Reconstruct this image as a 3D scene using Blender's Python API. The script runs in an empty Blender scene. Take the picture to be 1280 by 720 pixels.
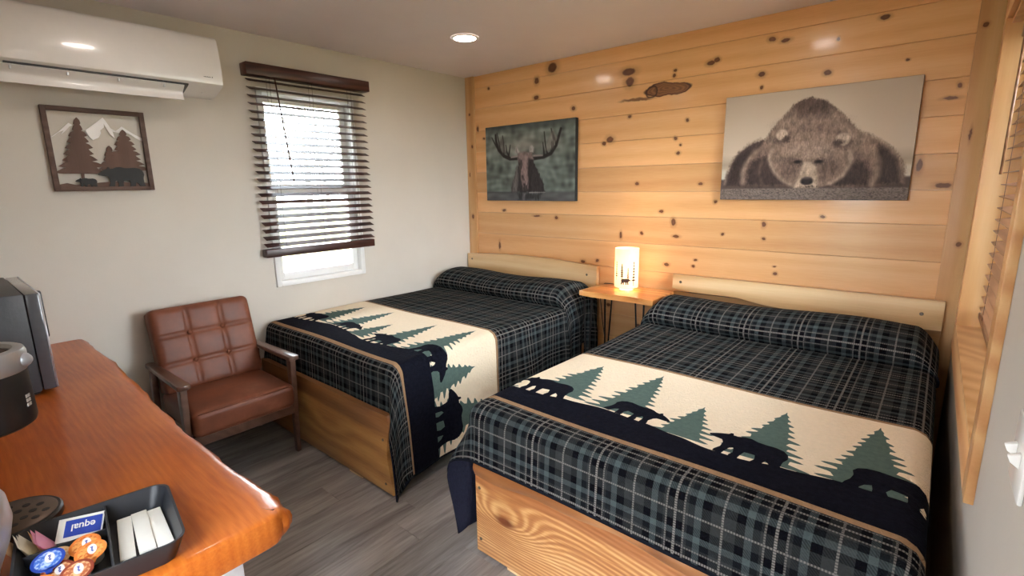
import bpy, bmesh, math, random
import numpy as np
from mathutils import Vector, Matrix
from mathutils.geometry import delaunay_2d_cdt
rnd = random.Random(7)
PI = math.pi
sc = bpy.context.scene
COL = sc.collection
R = math.radians

# ------------------------------------------------------------------ materials
class NT:
    def __init__(s, name):
        s.m = bpy.data.materials.new(name); s.m.use_nodes = True
        s.t = s.m.node_tree; s.t.nodes.clear()
        s.out = s.n('ShaderNodeOutputMaterial')
    def n(s, typ, **kw):
        nd = s.t.nodes.new(typ)
        for k, v in kw.items(): setattr(nd, k, v)
        return nd
    def put(s, sock, v):
        if isinstance(v, bpy.types.NodeSocket): s.t.links.new(v, sock)
        elif v is not None:
            if sock.type == 'RGBA' and len(v) == 3: v = (*v, 1)
            sock.default_value = v
    def math(s, op, a, b=None, c=None, clamp=False):
        nd = s.n('ShaderNodeMath', operation=op); nd.use_clamp = clamp
        for i, v in enumerate((a, b, c)):
            if v is not None: s.put(nd.inputs[i], v)
        return nd.outputs[0]
    def vmath(s, op, a, b=None, c=None):
        nd = s.n('ShaderNodeVectorMath', operation=op)
        for i, v in enumerate((a, b, c)):
            if v is not None: s.put(nd.inputs[i], v)
        return nd.outputs['Value'] if op in ('LENGTH', 'DOT_PRODUCT', 'DISTANCE') else nd.outputs[0]
    def mix(s, f, a, b, mode='MIX'):
        nd = s.n('ShaderNodeMix', data_type='RGBA', blend_type=mode)
        s.put(nd.inputs[0], f); s.put(nd.inputs[6], a); s.put(nd.inputs[7], b)
        return nd.outputs[2]
    def ramp(s, f, stops, interp='LINEAR'):
        nd = s.n('ShaderNodeValToRGB'); nd.color_ramp.interpolation = interp
        el = nd.color_ramp.elements
        while len(el) > 1: el.remove(el[-1])
        for i, (p, c) in enumerate(stops):
            e = el[0] if i == 0 else el.new(p)
            e.position = p; e.color = (*c, 1) if len(c) == 3 else c
        s.put(nd.inputs[0], f)
        return nd.outputs[0]
    def maprange(s, v, a, b, c=0., d=1., smooth=False):
        nd = s.n('ShaderNodeMapRange'); nd.interpolation_type = 'SMOOTHSTEP' if smooth else 'LINEAR'
        for i, x in enumerate((v, a, b, c, d)): s.put(nd.inputs[i], x)
        return nd.outputs[0]
    def noise(s, vec, scale, detail=3, rough=.55, dist=0.):
        nd = s.n('ShaderNodeTexNoise'); s.put(nd.inputs['Vector'], vec)
        nd.inputs['Scale'].default_value = scale; nd.inputs['Detail'].default_value = detail
        nd.inputs['Roughness'].default_value = rough; nd.inputs['Distortion'].default_value = dist
        return nd.outputs[0]
    def obj(s): return s.n('ShaderNodeTexCoord').outputs['Object']
    def uv(s): return s.n('ShaderNodeTexCoord').outputs['UV']
    def attr(s, name, what='Fac'): return s.n('ShaderNodeAttribute', attribute_name=name).outputs[what]
    def sep(s, v):
        nd = s.n('ShaderNodeSeparateXYZ'); s.put(nd.inputs[0], v); return nd.outputs
    def comb(s, x, y, z):
        nd = s.n('ShaderNodeCombineXYZ')
        for i, v in enumerate((x, y, z)): s.put(nd.inputs[i], v)
        return nd.outputs[0]
    def bump(s, h, strength=.3, dist=.01):
        nd = s.n('ShaderNodeBump'); s.put(nd.inputs['Height'], h)
        nd.inputs['Strength'].default_value = strength; nd.inputs['Distance'].default_value = dist
        return nd.outputs[0]
    def pbr(s, color, rough=.5, metal=0., normal=None, spec=None, coat=None, coat_rough=.05, emit=None, emit_s=0, sheen=0, trans=None):
        p = s.n('ShaderNodeBsdfPrincipled')
        s.put(p.inputs['Base Color'], color); s.put(p.inputs['Roughness'], rough); s.put(p.inputs['Metallic'], metal)
        if normal is not None: s.put(p.inputs['Normal'], normal)
        if spec is not None: p.inputs['Specular IOR Level'].default_value = spec
        if coat is not None:
            p.inputs['Coat Weight'].default_value = coat; p.inputs['Coat Roughness'].default_value = coat_rough
        if emit is not None:
            s.put(p.inputs['Emission Color'], emit); s.put(p.inputs['Emission Strength'], emit_s)
        if sheen: p.inputs['Sheen Weight'].default_value = sheen; p.inputs['Sheen Roughness'].default_value = .5
        if trans: p.inputs['Transmission Weight'].default_value = trans
        s.t.links.new(p.outputs[0], s.out.inputs[0])
        return s.m

def srgb(r, g, b):
    f = lambda c: (c/255/12.92 if c/255 <= .04045 else ((c/255+.055)/1.055)**2.4)
    return (f(r), f(g), f(b))

def plain(name, col, rough=.5, metal=0., var=.06, scale=30, bumps=0., **kw):
    t = NT(name)
    o = t.obj(); n = t.noise(o, scale, 3)
    lo = tuple(c*(1-var) for c in col); hi = tuple(min(1, c*(1+var)) for c in col)
    c = t.ramp(n, [(.3, lo), (.7, hi)])
    nm = t.bump(t.noise(o, scale*4, 3), bumps, .004) if bumps else None
    return t.pbr(c, rough, metal, nm, **kw)

def wood(name, stops, grain='X', rings=14, stretch=.12, distort=1.2, rough=.4, coat=None, coat_rough=.06, offset_attr=True, fine=.25, bump=.08, ringamp=.42, tone_k=.22, knots=None, bands=None, knot_col=(.13, .040, .014)):
    """grain axis runs along the boards; the rings run across it"""
    t = NT(name)
    o = t.obj(); x, y, z = t.sep(o)
    r = t.attr('rnd') if offset_attr else 0.
    if grain == 'X': g, a, b = x, y, z
    elif grain == 'Y': g, a, b = y, x, z
    else: g, a, b = z, x, y
    off = t.math('MULTIPLY', r, 17.3)
    g2 = t.math('ADD', t.math('MULTIPLY', g, stretch), off)
    p = t.comb(g2, t.math('ADD', a, t.math('MULTIPLY', r, 5.1)), t.math('ADD', b, t.math('MULTIPLY', r, 3.7)))
    warp = t.noise(p, 3.2, 3, .5)
    base = t.math('ADD', t.math('ADD', a, b), t.math('MULTIPLY', warp, distort*.3))
    ring = t.math('SINE', t.math('MULTIPLY', base, rings*2*PI))
    ring = t.math('MULTIPLY_ADD', ring, .5, .5)
    pf = t.comb(t.math('MULTIPLY', g2, .6), a, b)
    fn = t.noise(pf, 130, 2, .6)
    broad = t.noise(p, 5, 3, .6)
    f = t.math('ADD', t.math('MULTIPLY_ADD', t.math('SUBTRACT', ring, .5), ringamp, .21), t.math('ADD', t.math('MULTIPLY', fn, fine), t.math('MULTIPLY', broad, .58-fine)))
    col = t.ramp(f, stops)
    tone = t.math('MULTIPLY_ADD', t.math('FRACT', t.math('MULTIPLY', r, 7.77)), tone_k, 1-tone_k*.55)
    hs = t.n('ShaderNodeHueSaturation'); t.put(hs.inputs['Color'], col); t.put(hs.inputs['Value'], tone)
    col = hs.outputs[0]
    if knots:
        cur = None
        wob = t.vmath('MULTIPLY_ADD', t.comb(t.noise(o, 26, 2), 0., t.noise(t.vmath('ADD', o, (3., 1., 7.)), 26, 2)), (.018, 0, .018), t.vmath('ADD', o, (-.009, 0, -.009)))
        for (kx, kz, ka, kb) in knots:
            d = t.vmath('LENGTH', t.vmath('MULTIPLY', t.vmath('ADD', wob, (-kx, 0, -kz)), (1/ka, 0., 1/kb)))
            cur = d if cur is None else t.math('MINIMUM', cur, d)
        halo = t.maprange(cur, .9, 2.1, .42, 0., True)
        core = t.maprange(cur, .7, 1.05, .95, 0., True)
        hot = t.maprange(cur, .0, .55, .45, 0., True)
        col = t.mix(halo, col, (.36, .15, .045)); col = t.mix(core, col, knot_col); col = t.mix(hot, col, (.22, .085, .03))
    if bands: col = bands(t, o, col)
    nm = t.bump(fn, bump, .003)
    return t.pbr(col, rough, 0, nm, coat=coat, coat_rough=coat_rough)

# ------------------------------------------------------------------ geometry
class MB:
    def __init__(s): s.bm = bmesh.new(); s.bm.faces.layers.float.new('rnd'); s.mi = 0
    def mark(s, faces, r=None, mi=None):
        L = s.bm.faces.layers.float['rnd']
        r = rnd.random() if r is None else r
        for f in faces:
            f[L] = r; f.material_index = s.mi if mi is None else mi
    def box(s, x0, x1, y0, y1, z0, z1, bevel=0., seg=2, rot=None, r=None, mi=None):
        before = set(s.bm.faces)
        g = bmesh.ops.create_cube(s.bm, size=1)
        vs = g['verts']
        for v in vs: v.co = Vector((x0+(v.co.x+.5)*(x1-x0), y0+(v.co.y+.5)*(y1-y0), z0+(v.co.z+.5)*(z1-z0)))
        if bevel:
            es = list({e for v in vs for e in v.link_edges})
            bmesh.ops.bevel(s.bm, geom=es, offset=bevel, segments=seg, profile=.5, affect='EDGES')
        nf = [f for f in s.bm.faces if f not in before]
        if rot is not None:
            vv = list({v for f in nf for v in f.verts})
            for v in vv: v.co = rot @ v.co
        s.mark(nf, r, mi); return nf
    def hexa(s, bottom, top, bevel=0., mi=None):
        """box from two quads of points"""
        before = set(s.bm.faces)
        b = [s.bm.verts.new(p) for p in bottom]; t = [s.bm.verts.new(p) for p in top]
        fs = [s.bm.faces.new(b[::-1]), s.bm.faces.new(t)]
        for i in range(4): fs.append(s.bm.faces.new((b[i], b[(i+1) % 4], t[(i+1) % 4], t[i])))
        if bevel:
            es = list({e for f in fs for e in f.edges})
            bmesh.ops.bevel(s.bm, geom=es, offset=bevel, segments=2, profile=.5, affect='EDGES')
        nf = [f for f in s.bm.faces if f not in before]
        bmesh.ops.recalc_face_normals(s.bm, faces=nf)
        s.mark(nf, None, mi); return nf
    def prism(s, pts, fn, depth, bevel=0., mi=None, r=None):
        """2D polygon placed through fn(a,b,h), from h=0 to h=depth"""
        before = set(s.bm.faces)
        A = [s.bm.verts.new(fn(a, b, 0)) for a, b in pts]; B = [s.bm.verts.new(fn(a, b, depth)) for a, b in pts]
        n = len(pts)
        fs = [s.bm.faces.new(A[::-1]), s.bm.faces.new(B)]
        for i in range(n): fs.append(s.bm.faces.new((A[i], A[(i+1) % n], B[(i+1) % n], B[i])))
        if bevel:
            es = [e for f in fs[:2] for e in f.edges]
            bmesh.ops.bevel(s.bm, geom=es, offset=bevel, segments=2, profile=.5, affect='EDGES')
        nf = [f for f in s.bm.faces if f not in before]
        bmesh.ops.recalc_face_normals(s.bm, faces=nf)
        s.mark(nf, r, mi); return nf
    def tube(s, pts, rad, seg=10, mi=None, cap=True):
        pts = [Vector(p) for p in pts]; rings = []
        up = None
        for i, p in enumerate(pts):
            d = (pts[min(i+1, len(pts)-1)]-pts[max(i-1, 0)]).normalized()
            if up is None: up = d.orthogonal().normalized()
            up = (up-d*up.dot(d)).normalized(); w = d.cross(up)
            ra = rad[i] if isinstance(rad, (list, tuple)) else rad
            rings.append([s.bm.verts.new(p+(up*math.cos(2*PI*k/seg)+w*math.sin(2*PI*k/seg))*ra) for k in range(seg)])
        fs = []
        for a, b in zip(rings, rings[1:]):
            for k in range(seg): fs.append(s.bm.faces.new((a[k], a[(k+1) % seg], b[(k+1) % seg], b[k])))
        if cap: fs += [s.bm.faces.new(rings[0][::-1]), s.bm.faces.new(rings[-1])]
        s.mark(fs, None, mi); return fs
    def lathe(s, prof, c=(0, 0, 0), seg=40, mi=None, close=False, axis='Z'):
        rings = []
        def P(r, h, a):
            q = (r*math.cos(a), r*math.sin(a), h)
            if axis == 'X': q = (h, q[0], q[1])
            if axis == 'Y': q = (q[0], h, q[1])
            return Vector(c)+Vector(q)
        for r_, h in prof:
            if r_ < 1e-6: rings.append([s.bm.verts.new(P(0, h, 0))])
            else: rings.append([s.bm.verts.new(P(r_, h, 2*PI*k/seg)) for k in range(seg)])
        fs = []
        prs = list(zip(rings, rings[1:]))
        if close: prs.append((rings[-1], rings[0]))
        for a, b in prs:
            for k in range(seg):
                k2 = (k+1) % seg
                if len(a) == 1 and len(b) == 1: continue
                if len(a) == 1: fs.append(s.bm.faces.new((a[0], b[k2], b[k])))
                elif len(b) == 1: fs.append(s.bm.faces.new((a[k], a[k2], b[0])))
                else: fs.append(s.bm.faces.new((a[k], a[k2], b[k2], b[k])))
        bmesh.ops.recalc_face_normals(s.bm, faces=fs)
        s.mark(fs, None, mi); return fs
    def grid(s, nu, nv, fn, mi=None, closed_u=False):
        V = [[s.bm.verts.new(fn(i/(nu if closed_u else nu-1), j/(nv-1))) for j in range(nv)] for i in range(nu)]
        fs = []
        for i in range(nu if closed_u else nu-1):
            for j in range(nv-1):
                a = V[i]; b = V[(i+1) % nu]
                fs.append(s.bm.faces.new((a[j], b[j], b[j+1], a[j+1])))
        s.mark(fs, None, mi); return fs
    def xform(s, M):
        for v in s.bm.verts: v.co = M @ v.co
        return s

MW = {}   # object name -> world matrix
def _mesh(name, mb, mats, smooth):
    me = bpy.data.meshes.new(name)
    bm = mb.bm
    if smooth is not None:
        lim = R(smooth)
        for f in bm.faces: f.smooth = True
        for e in bm.edges:
            e.smooth = not (len(e.link_faces) == 2 and e.calc_face_angle(0) > lim)
    bm.to_mesh(me); bm.free()
    for m in (mats if isinstance(mats, (list, tuple)) else [mats]): me.materials.append(m)
    return me
def obj(name, mb, mats, parent=None, smooth=40, local=False, base=None):
    """mesh given in world coordinates (or local ones), linked as one object; base = its own origin"""
    if parent is not None:
        M = MW[parent.name]
        if not local: mb.xform(M.inverted())
        W = M
    else:
        W = Matrix.Translation(base) if base is not None else Matrix.Identity(4)
        if base is not None and not local: mb.xform(W.inverted())
    o = bpy.data.objects.new(name, _mesh(name, mb, mats, smooth)); COL.objects.link(o)
    if parent is not None: o.parent = parent
    elif base is not None: o.location = base
    MW[o.name] = W
    return o
def tag(o, label, cat, group=None):
    o['label'] = label; o['category'] = cat
    if group: o['group'] = group
    return o
def thing(name, label, cat, loc=(0, 0, 0), rotz=0., group=None):
    o = bpy.data.objects.new(name, None); COL.objects.link(o)
    o.empty_display_size = .1
    o.location = loc; o.rotation_euler = (0, 0, rotz)
    MW[o.name] = Matrix.Translation(loc) @ Matrix.Rotation(rotz, 4, 'Z')
    return tag(o, label, cat, group)
def struct(name, mb, mats, smooth=30, parent=None):
    o = obj(name, mb, mats, parent, smooth)
    if parent is None: o['kind'] = 'structure'
    return o
def text_mesh(body, size, M, mb, mi=0, bold=0.):
    """adds flat lettering to mb, placed by matrix M (x right, y up)"""
    cu = bpy.data.curves.new('lettering', 'FONT'); cu.body = body; cu.size = size; cu.align_x = 'CENTER'; cu.align_y = 'CENTER'; cu.offset = bold; cu.extrude = .0002
    o = bpy.data.objects.new('lettering', cu); COL.objects.link(o)
    dg = bpy.context.evaluated_depsgraph_get()
    me = bpy.data.meshes.new_from_object(o.evaluated_get(dg))
    n0 = len(mb.bm.faces)
    me.transform(M)
    old = set(mb.bm.faces)
    mb.bm.from_mesh(me)
    for f in mb.bm.faces:
        if f not in old: f.material_index = mi
    bpy.data.objects.remove(o); bpy.data.curves.remove(cu); bpy.data.meshes.remove(me)

# ------------------------------------------------------------------ camera (solved from the photograph's straight lines)
H = 2.44
CAM = Vector((3.305, -3.292, 1.515))
yaw, pitch, roll, F = R(40.54), R(11.49), R(-.91), 627.2
fwd = Vector((-math.sin(yaw)*math.cos(pitch), math.cos(yaw)*math.cos(pitch), -math.sin(pitch)))
right = Vector((math.cos(yaw), math.sin(yaw), 0)); up = right.cross(fwd)
r_ = right*math.cos(roll)+up*math.sin(roll); u_ = r_.cross(fwd)
cam = bpy.data.cameras.new('camera'); co = bpy.data.objects.new('camera', cam); COL.objects.link(co)
co.matrix_world = Matrix(((r_.x, u_.x, -fwd.x, CAM.x), (r_.y, u_.y, -fwd.y, CAM.y), (r_.z, u_.z, -fwd.z, CAM.z), (0, 0, 0, 1)))
cam.sensor_width = 36; cam.lens = F/1280*36; cam.clip_start = .02
sc.camera = co

# ------------------------------------------------------------------ shared materials
def mat_wall(name, c, var=.03):
    t = NT(name); o = t.obj()
    col = t.ramp(t.noise(o, 2.2, 4), [(.3, tuple(v*(1-var) for v in c)), (.7, tuple(min(1, v*(1+var)) for v in c))])
    return t.pbr(col, .6, 0, t.bump(t.noise(o, 120, 3), .12, .003), spec=.3)
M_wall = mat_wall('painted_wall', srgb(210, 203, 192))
M_wall_dim = mat_wall('painted_wall_dimmed', srgb(182, 174, 165))  # same wall paint, darkened to stand for weaker light on this side
M_ceil = mat_wall('painted_ceiling', srgb(232, 224, 226))
KN = [(0.926,2.388,0.046,0.038),(0.775,2.313,0.022,0.026),(0.770,2.191,0.027,0.017),(0.264,2.322,0.015,0.011),(1.119,2.073,0.020,0.016),(1.565,2.262,0.054,0.026),(1.574,2.197,0.034,0.035),(2.119,2.232,0.027,0.016),(2.153,2.245,0.019,0.015),(1.893,2.222,0.012,0.011),(1.888,2.193,0.012,0.011),(2.455,2.305,0.021,0.014),(2.523,2.286,0.027,0.012),(2.971,2.312,0.022,0.011),(2.778,2.248,0.008,0.009),(2.412,2.125,0.022,0.015),(2.745,2.084,0.019,0.014),(2.418,2.051,0.010,0.010),(3.084,2.095,0.009,0.006),(3.294,1.948,0.010,0.012),(3.27,1.894,0.032,0.008),(1.582,1.971,0.014,0.012),(1.989,1.911,0.012,0.011),(1.432,1.829,0.032,0.022),(1.385,1.805,0.018,0.013),(1.917,1.802,0.012,0.011),(1.952,1.760,0.009,0.009),(1.940,1.710,0.015,0.011),(1.653,1.518,0.014,0.012),(2.096,1.511,0.017,0.011),(1.840,1.329,0.016,0.012),(2.197,1.395,0.011,0.011),(1.929,1.259,0.016,0.027),(2.793,1.320,0.013,0.010),(2.492,1.264,0.012,0.019),(2.496,1.178,0.012,0.011),(1.952,1.166,0.025,0.012),(1.700,1.175,0.014,0.013),(0.768,1.271,0.037,0.008),(0.966,1.262,0.017,0.014),(0.415,1.312,0.021,0.012),(1.538,1.154,0.012,0.026),(0.355,1.004,0.012,0.036),(1.895,0.968,0.019,0.012),(2.092,1.015,0.012,0.009),(2.080,0.972,0.012,0.009),(2.577,0.973,0.012,0.011),(2.569,1.016,0.010,0.005),(1.219,0.932,0.020,0.014),(1.347,0.950,0.016,0.014),(2.254,1.196,0.011,0.009),(3.289,1.485,0.034,0.014),(3.186,1.586,0.014,0.035),(0.124,2.006,0.012,0.023),(0.197,1.922,0.016,0.011),(1.45,.62,.02,.014),(1.7,.5,.018,.014),(1.58,.3,.016,.012),(.045,2.13,.012,.01),(.07,1.86,.012,.016),(.055,1.25,.016,.022),(.03,1.62,.007,.02),(3.355,2.2,.012,.012),(3.36,1.72,.006,.03),(3.38,1.2,.012,.012)]
def eye_knot(t, o, col):
    # the one long eye-shaped knot high on the wall, with its tail to the left
    p = t.vmath('ADD', o, t.vmath('MULTIPLY_ADD', t.comb(t.noise(o, 9, 3), 0., t.noise(t.vmath('ADD', o, (5., 0., 2.)), 9, 3)), (.05, 0, .05), (-.025, 0, -.025)))
    d = t.vmath('LENGTH', t.vmath('MULTIPLY', t.vmath('ADD', p, (-1.845, 0, -2.118)), (1/.155, 0., 1/.040)))
    tail = t.vmath('LENGTH', t.vmath('MULTIPLY', t.vmath('ADD', p, (-1.63, 0, -2.075)), (1/.16, 0., 1/.014)))
    d2 = t.vmath('LENGTH', t.vmath('MULTIPLY', t.vmath('ADD', p, (-1.735, 0, -2.112)), (1/.04, 0., 1/.034)))
    rings = t.math('MULTIPLY_ADD', t.math('SINE', t.math('MULTIPLY', d, 26.)), .5, .5)
    inner = t.mix(rings, (.27, .105, .035), (.14, .05, .016))
    col = t.mix(t.maprange(tail, .4, 1.05, .85, 0., True), col, (.15, .055, .018))
    col = t.mix(t.maprange(d, .95, 1.05, .92, 0., True), col, inner)
    edge = t.math('MULTIPLY', t.maprange(d, .84, .95, 0., 1., True), t.maprange(d, .98, 1.12, 1., 0., True))
    col = t.mix(edge, col, (.10, .032, .012))
    return t.mix(t.math('MULTIPLY', t.maprange(d2, .7, .95, 0., 1., True), t.maprange(d2, 1., 1.2, .9, 0., True)), col, (.06, .02, .01))
PINE = [(.22, srgb(213, 150, 92)), (.45, srgb(230, 174, 116)), (.62, srgb(238, 188, 132)), (.85, srgb(243, 202, 150))]
M_pine = wood('knotty_pine_boards', PINE, 'X', rings=9, stretch=.1, distort=1.0, rough=.38, fine=.24, ringamp=.13, tone_k=.30, coat=.4, coat_rough=.14, bump=.05, knots=KN, bands=eye_knot)
M_trim = wood('pine_trim', [(.25, srgb(202, 150, 98)), (.6, srgb(217, 171, 118)), (.85, srgb(226, 186, 136))], 'Z', rings=8, stretch=.1, rough=.38, fine=.2, knots=None)
M_trim_knot = wood('pine_corner_board', [(.25, srgb(202, 150, 98)), (.6, srgb(217, 171, 118)), (.85, srgb(226, 186, 136))], 'Z', rings=8, stretch=.1, rough=.38, fine=.2, knots=[k for k in KN if k[0] < .1 or k[0] > 3.33])
M_casing = wood('window_casing_wood', [(.25, srgb(196, 138, 88)), (.6, srgb(216, 165, 112)), (.85, srgb(225, 180, 128))], 'Y', rings=8, stretch=.1, rough=.35, fine=.2)
M_white = plain('white_plastic', srgb(236, 234, 232), .25, var=.01, coat=.4)
M_vinyl = plain('white_vinyl', srgb(238, 238, 236), .35, var=.01)
M_black = plain('black_plastic', (.012, .012, .014), .38, var=.1)
M_blackgloss = plain('glossy_black', (.010, .011, .014), .12, var=.1, coat=.6)
M_steel = plain('brushed_steel', srgb(190, 194, 200), .28, 1., var=.04, scale=60)
M_pot = plain('pale_brushed_metal', srgb(206, 209, 216), .3, .55, var=.03, scale=50)
M_chrome = plain('satin_metal', srgb(205, 205, 208), .3, .6, var=.03)
M_screw = plain('screw_metal', srgb(120, 110, 100), .35, .9)
M_iron = plain('black_iron', (.012, .011, .011), .42, .3)
M_blind = wood('dark_brown_slats', [(.2, srgb(48, 22, 18)), (.6, srgb(66, 34, 28)), (.9, srgb(84, 46, 38))], 'Y', rings=20, rough=.35)
M_blind_r = wood('tan_brown_slats', [(.2, srgb(120, 82, 56)), (.6, srgb(142, 100, 70)), (.9, srgb(160, 116, 84))], 'Y', rings=20, rough=.4)
M_cord = plain('blind_cord', srgb(70, 45, 36), .7)

def glass(name):
    t = NT(name)
    tr = t.n('ShaderNodeBsdfTransparent'); gl = t.n('ShaderNodeBsdfGlossy'); gl.inputs['Roughness'].default_value = .02
    lw = t.n('ShaderNodeFresnel'); lw.inputs[0].default_value = 1.45
    tint = t.ramp(t.noise(t.obj(), 1.5, 2), [(.3, (.93, .95, .94)), (.7, (.96, .97, .96))]); t.put(tr.inputs[0], tint)
    mx = t.n('ShaderNodeMixShader'); t.put(mx.inputs[0], lw.outputs[0])
    t.t.links.new(tr.outputs[0], mx.inputs[1]); t.t.links.new(gl.outputs[0], mx.inputs[2]); t.t.links.new(mx.outputs[0], t.out.inputs[0])
    return t.m
M_glass = glass('window_glass')

# ------------------------------------------------------------------ the room
W = 3.42; YN = -3.56; T = .16
def mat_floor():
    t = NT('grey_vinyl_planks'); o = t.obj(); x, y, z = t.sep(o)
    r = t.attr('rnd')
    g = t.math('ADD', t.math('MULTIPLY', y, .11), t.math('MULTIPLY', r, 11.))
    p = t.comb(t.math('ADD', x, t.math('MULTIPLY', r, 3.)), g, 0.)
    broad = t.noise(p, 7, 4, .62, .4); fine = t.noise(t.comb(x, t.math('MULTIPLY', g, .5), 0.), 95, 3, .6)
    streak = t.noise(p, 22, 4, .6, 1.)
    f = t.math('ADD', t.math('MULTIPLY', broad, .5), t.math('ADD', t.math('MULTIPLY', fine, .16), t.math('MULTIPLY', streak, .34)))
    col = t.ramp(f, [(.30, srgb(80, 76, 74)), (.44, srgb(136, 131, 128)), (.57, srgb(172, 167, 164)), (.72, srgb(200, 195, 192))])
    hs = t.n('ShaderNodeHueSaturation'); t.put(hs.inputs['Color'], col); t.put(hs.inputs['Value'], t.math('MULTIPLY_ADD', t.math('FRACT', t.math('MULTIPLY', r, 5.3)), .24, .86))
    return t.pbr(hs.outputs[0], .42, 0, t.bump(fine, .08, .002))
M_floor = mat_floor()
mb = MB()
pw = .178
xx = -.05; row = 0
while xx < W+.1:
    yy = -3.9 - rnd.random()*1.1
    while yy < .1:
        y1 = min(yy+1.22, .12)
        if y1 > -3.75: mb.box(xx+.0004, xx+pw-.0004, max(yy, -3.75)+.0004, y1-.0004, -.03, 0, bevel=.0009, seg=1)
        yy += 1.22
    xx += pw; row += 1
struct('floor', mb, M_floor)
mb = MB(); mb.box(-T, W+T+.1, YN-T, T, H, H+.12); struct('ceiling', mb, M_ceil)

def wall_with_hole(axis_fn, a0, a1, z0, z1, ha0, ha1, hz0, hz1, th):
    mb = MB()
    for (p, q, r0, r1) in ((a0, ha0, z0, z1), (ha1, a1, z0, z1), (ha0, ha1, z0, hz0), (ha0, ha1, hz1, z1)):
        if q-p > 1e-4 and r1-r0 > 1e-4: axis_fn(mb, p, q, r0, r1, th)
    bmesh.ops.remove_doubles(mb.bm, verts=mb.bm.verts, dist=1e-5)
    return mb
WY0, WY1, WZ0, WZ1 = -1.825, -1.145, .88, 2.14
struct('wall_left', wall_with_hole(lambda m, p, q, a, b, th: m.box(-th, 0, p, q, a, b), YN-T, .0, -.03, H, WY0, WY1, WZ0, WZ1, T), M_wall)
# pine wall: horizontal boards
mb = MB()
seams = [-.03, .2, .375, .555, .735, .911, 1.104, 1.29, 1.462, 1.637, 1.813, 1.985, 2.172, 2.338, H]
RN = [.31, .72, .15, .55, .93, .42, .66, .08, .79, .36, .58, .21, .87, .49]
for i, (a, b) in enumerate(zip(seams, seams[1:])): mb.box(-T, W+T, 0, T, a+.0006, b-.0006, bevel=.0022, seg=1, r=RN[i])
struct('wall_back', mb, M_pine)
mb = MB(); mb.box(0.001, .10, -.019, 0, 0, H, bevel=.003); struct('trim_1', mb, M_trim_knot)
mb = MB(); mb.box(3.326, W-.001, -.019, 0, 0, H, bevel=.003); struct('trim_2', mb, M_trim_knot)
# near wall with an unseen doorway, added to let in daylight
DX0, DX1, DZ = 2.36, 2.72, 2.06
struct('wall_front', wall_with_hole(lambda m, p, q, a, b, th: m.box(p, q, YN-th, YN, a, b), -T, W+T+.1, -.03, H, DX0, DX1, -.03, DZ, T), M_wall)
mb = MB()
mb.box(DX0-.07, DX0+.012, YN-T, YN+.018, 0, DZ+.07, bevel=.003); mb.box(DX1-.012, DX1+.05, YN-T, YN+.018, 0, DZ+.07, bevel=.003); mb.box(DX0+.012, DX1-.012, YN-T, YN+.018, DZ-.012, DZ+.07, bevel=.003)
struct('added_doorway', mb, M_vinyl)
# right wall (turned .65 degrees, as the photograph's lines ask)
PHI = .0113
RW = thing('wall_right', 'x', 'x', (W, 0, 0), PHI)
del RW['label']; del RW['category']; RW['kind'] = 'structure'
# opening, in the wall's own coordinates: x out of the room, y along the wall
RY0, RY1, RZ0, RZ1 = -1.73, -.41, .872, 2.12
m = wall_with_hole(lambda m, p, q, a, b, th: m.box(0, th, p, q, a, b), YN-T, .16, -.03, H, RY0, RY1, RZ0, RZ1, T)
obj('wall_panel', m, M_wall_dim, RW, 30, local=True)

# ------------------------------------------------------------------ left window
win = thing('window_1', 'x', 'x', (0, (WY0+WY1)/2, WZ0)); del win['label']; del win['category']; win['kind'] = 'structure'
mb = MB()
def ring(mb, x0, x1, y0, y1, z0, z1, w, bevel=.003, wb=None):
    wb = w if wb is None else wb
    mb.box(x0, x1, y0, y0+w, z0, z1, bevel=bevel); mb.box(x0, x1, y1-w, y1, z0, z1, bevel=bevel)
    mb.box(x0, x1, y0+w, y1-w, z0, z0+wb, bevel=bevel); mb.box(x0, x1, y0+w, y1-w, z1-w, z1, bevel=bevel)
ring(mb, -.10, .012, WY0+.002, WY1-.002, WZ0+.002, WZ1-.002, .032)
obj('window_frame', mb, M_vinyl, win)
for (z0, z1, x0) in ((1.50, 2.105, -.10), (.915, 1.53, -.066)):
    mb = MB(); ring(mb, x0, x0+.03, WY0+.034, WY1-.034, z0, z1, .042, wb=.05); s = obj('sash', mb, M_vinyl, win)
    mb = MB(); mb.box(x0+.012, x0+.018, WY0+.07, WY1-.07, z0+.04, z1-.035); obj('window_pane', mb, M_glass, s)

def blind(name, label, rail, slat_rng, slat_len, x_c, slat_w, tilt, n, mats, W2, valance, bottom, wand, wand_at, cords, bulge=.0):
    """all in local coordinates of a frame with x out of the wall, y along it"""
    t = W2
    mb = MB(); mb.box(*valance, bevel=.004); obj('valance', mb, mats, t, local=True)
    mb = MB()
    z0, z1 = slat_rng
    for k in range(n):
        z = z0+(z1-z0)*k/(n-1)
        c, s = math.cos(tilt), math.sin(tilt)
        M = Matrix.Translation((x_c, 0, z)) @ Matrix.Rotation(tilt, 4, 'Y')
        mb.box(-slat_w/2, slat_w/2, slat_len[0], slat_len[1], -.0014, .0014, rot=M)
    obj('slats', mb, mats, t, local=True)
    mb = MB(); mb.box(*bottom, bevel=.004); obj('bottom_rail', mb, mats, t, local=True)
    mb = MB()
    for y in cords:
        for dx in (-slat_w*.45, slat_w*.45): mb.tube([(x_c+dx, y, valance[4]+.01), (x_c+dx, y, bottom[5]-.005)], .0009, 5)
        for k in range(n):
            z = z0+(z1-z0)*k/(n-1)
    obj('ladder_cord', mb, M_cord, t, local=True)
    mb = MB(); mb.tube([wand_at, Vector(wand_at)+Vector(wand)], .0045, 8); obj('wand', mb, mats, t, local=True)
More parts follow.
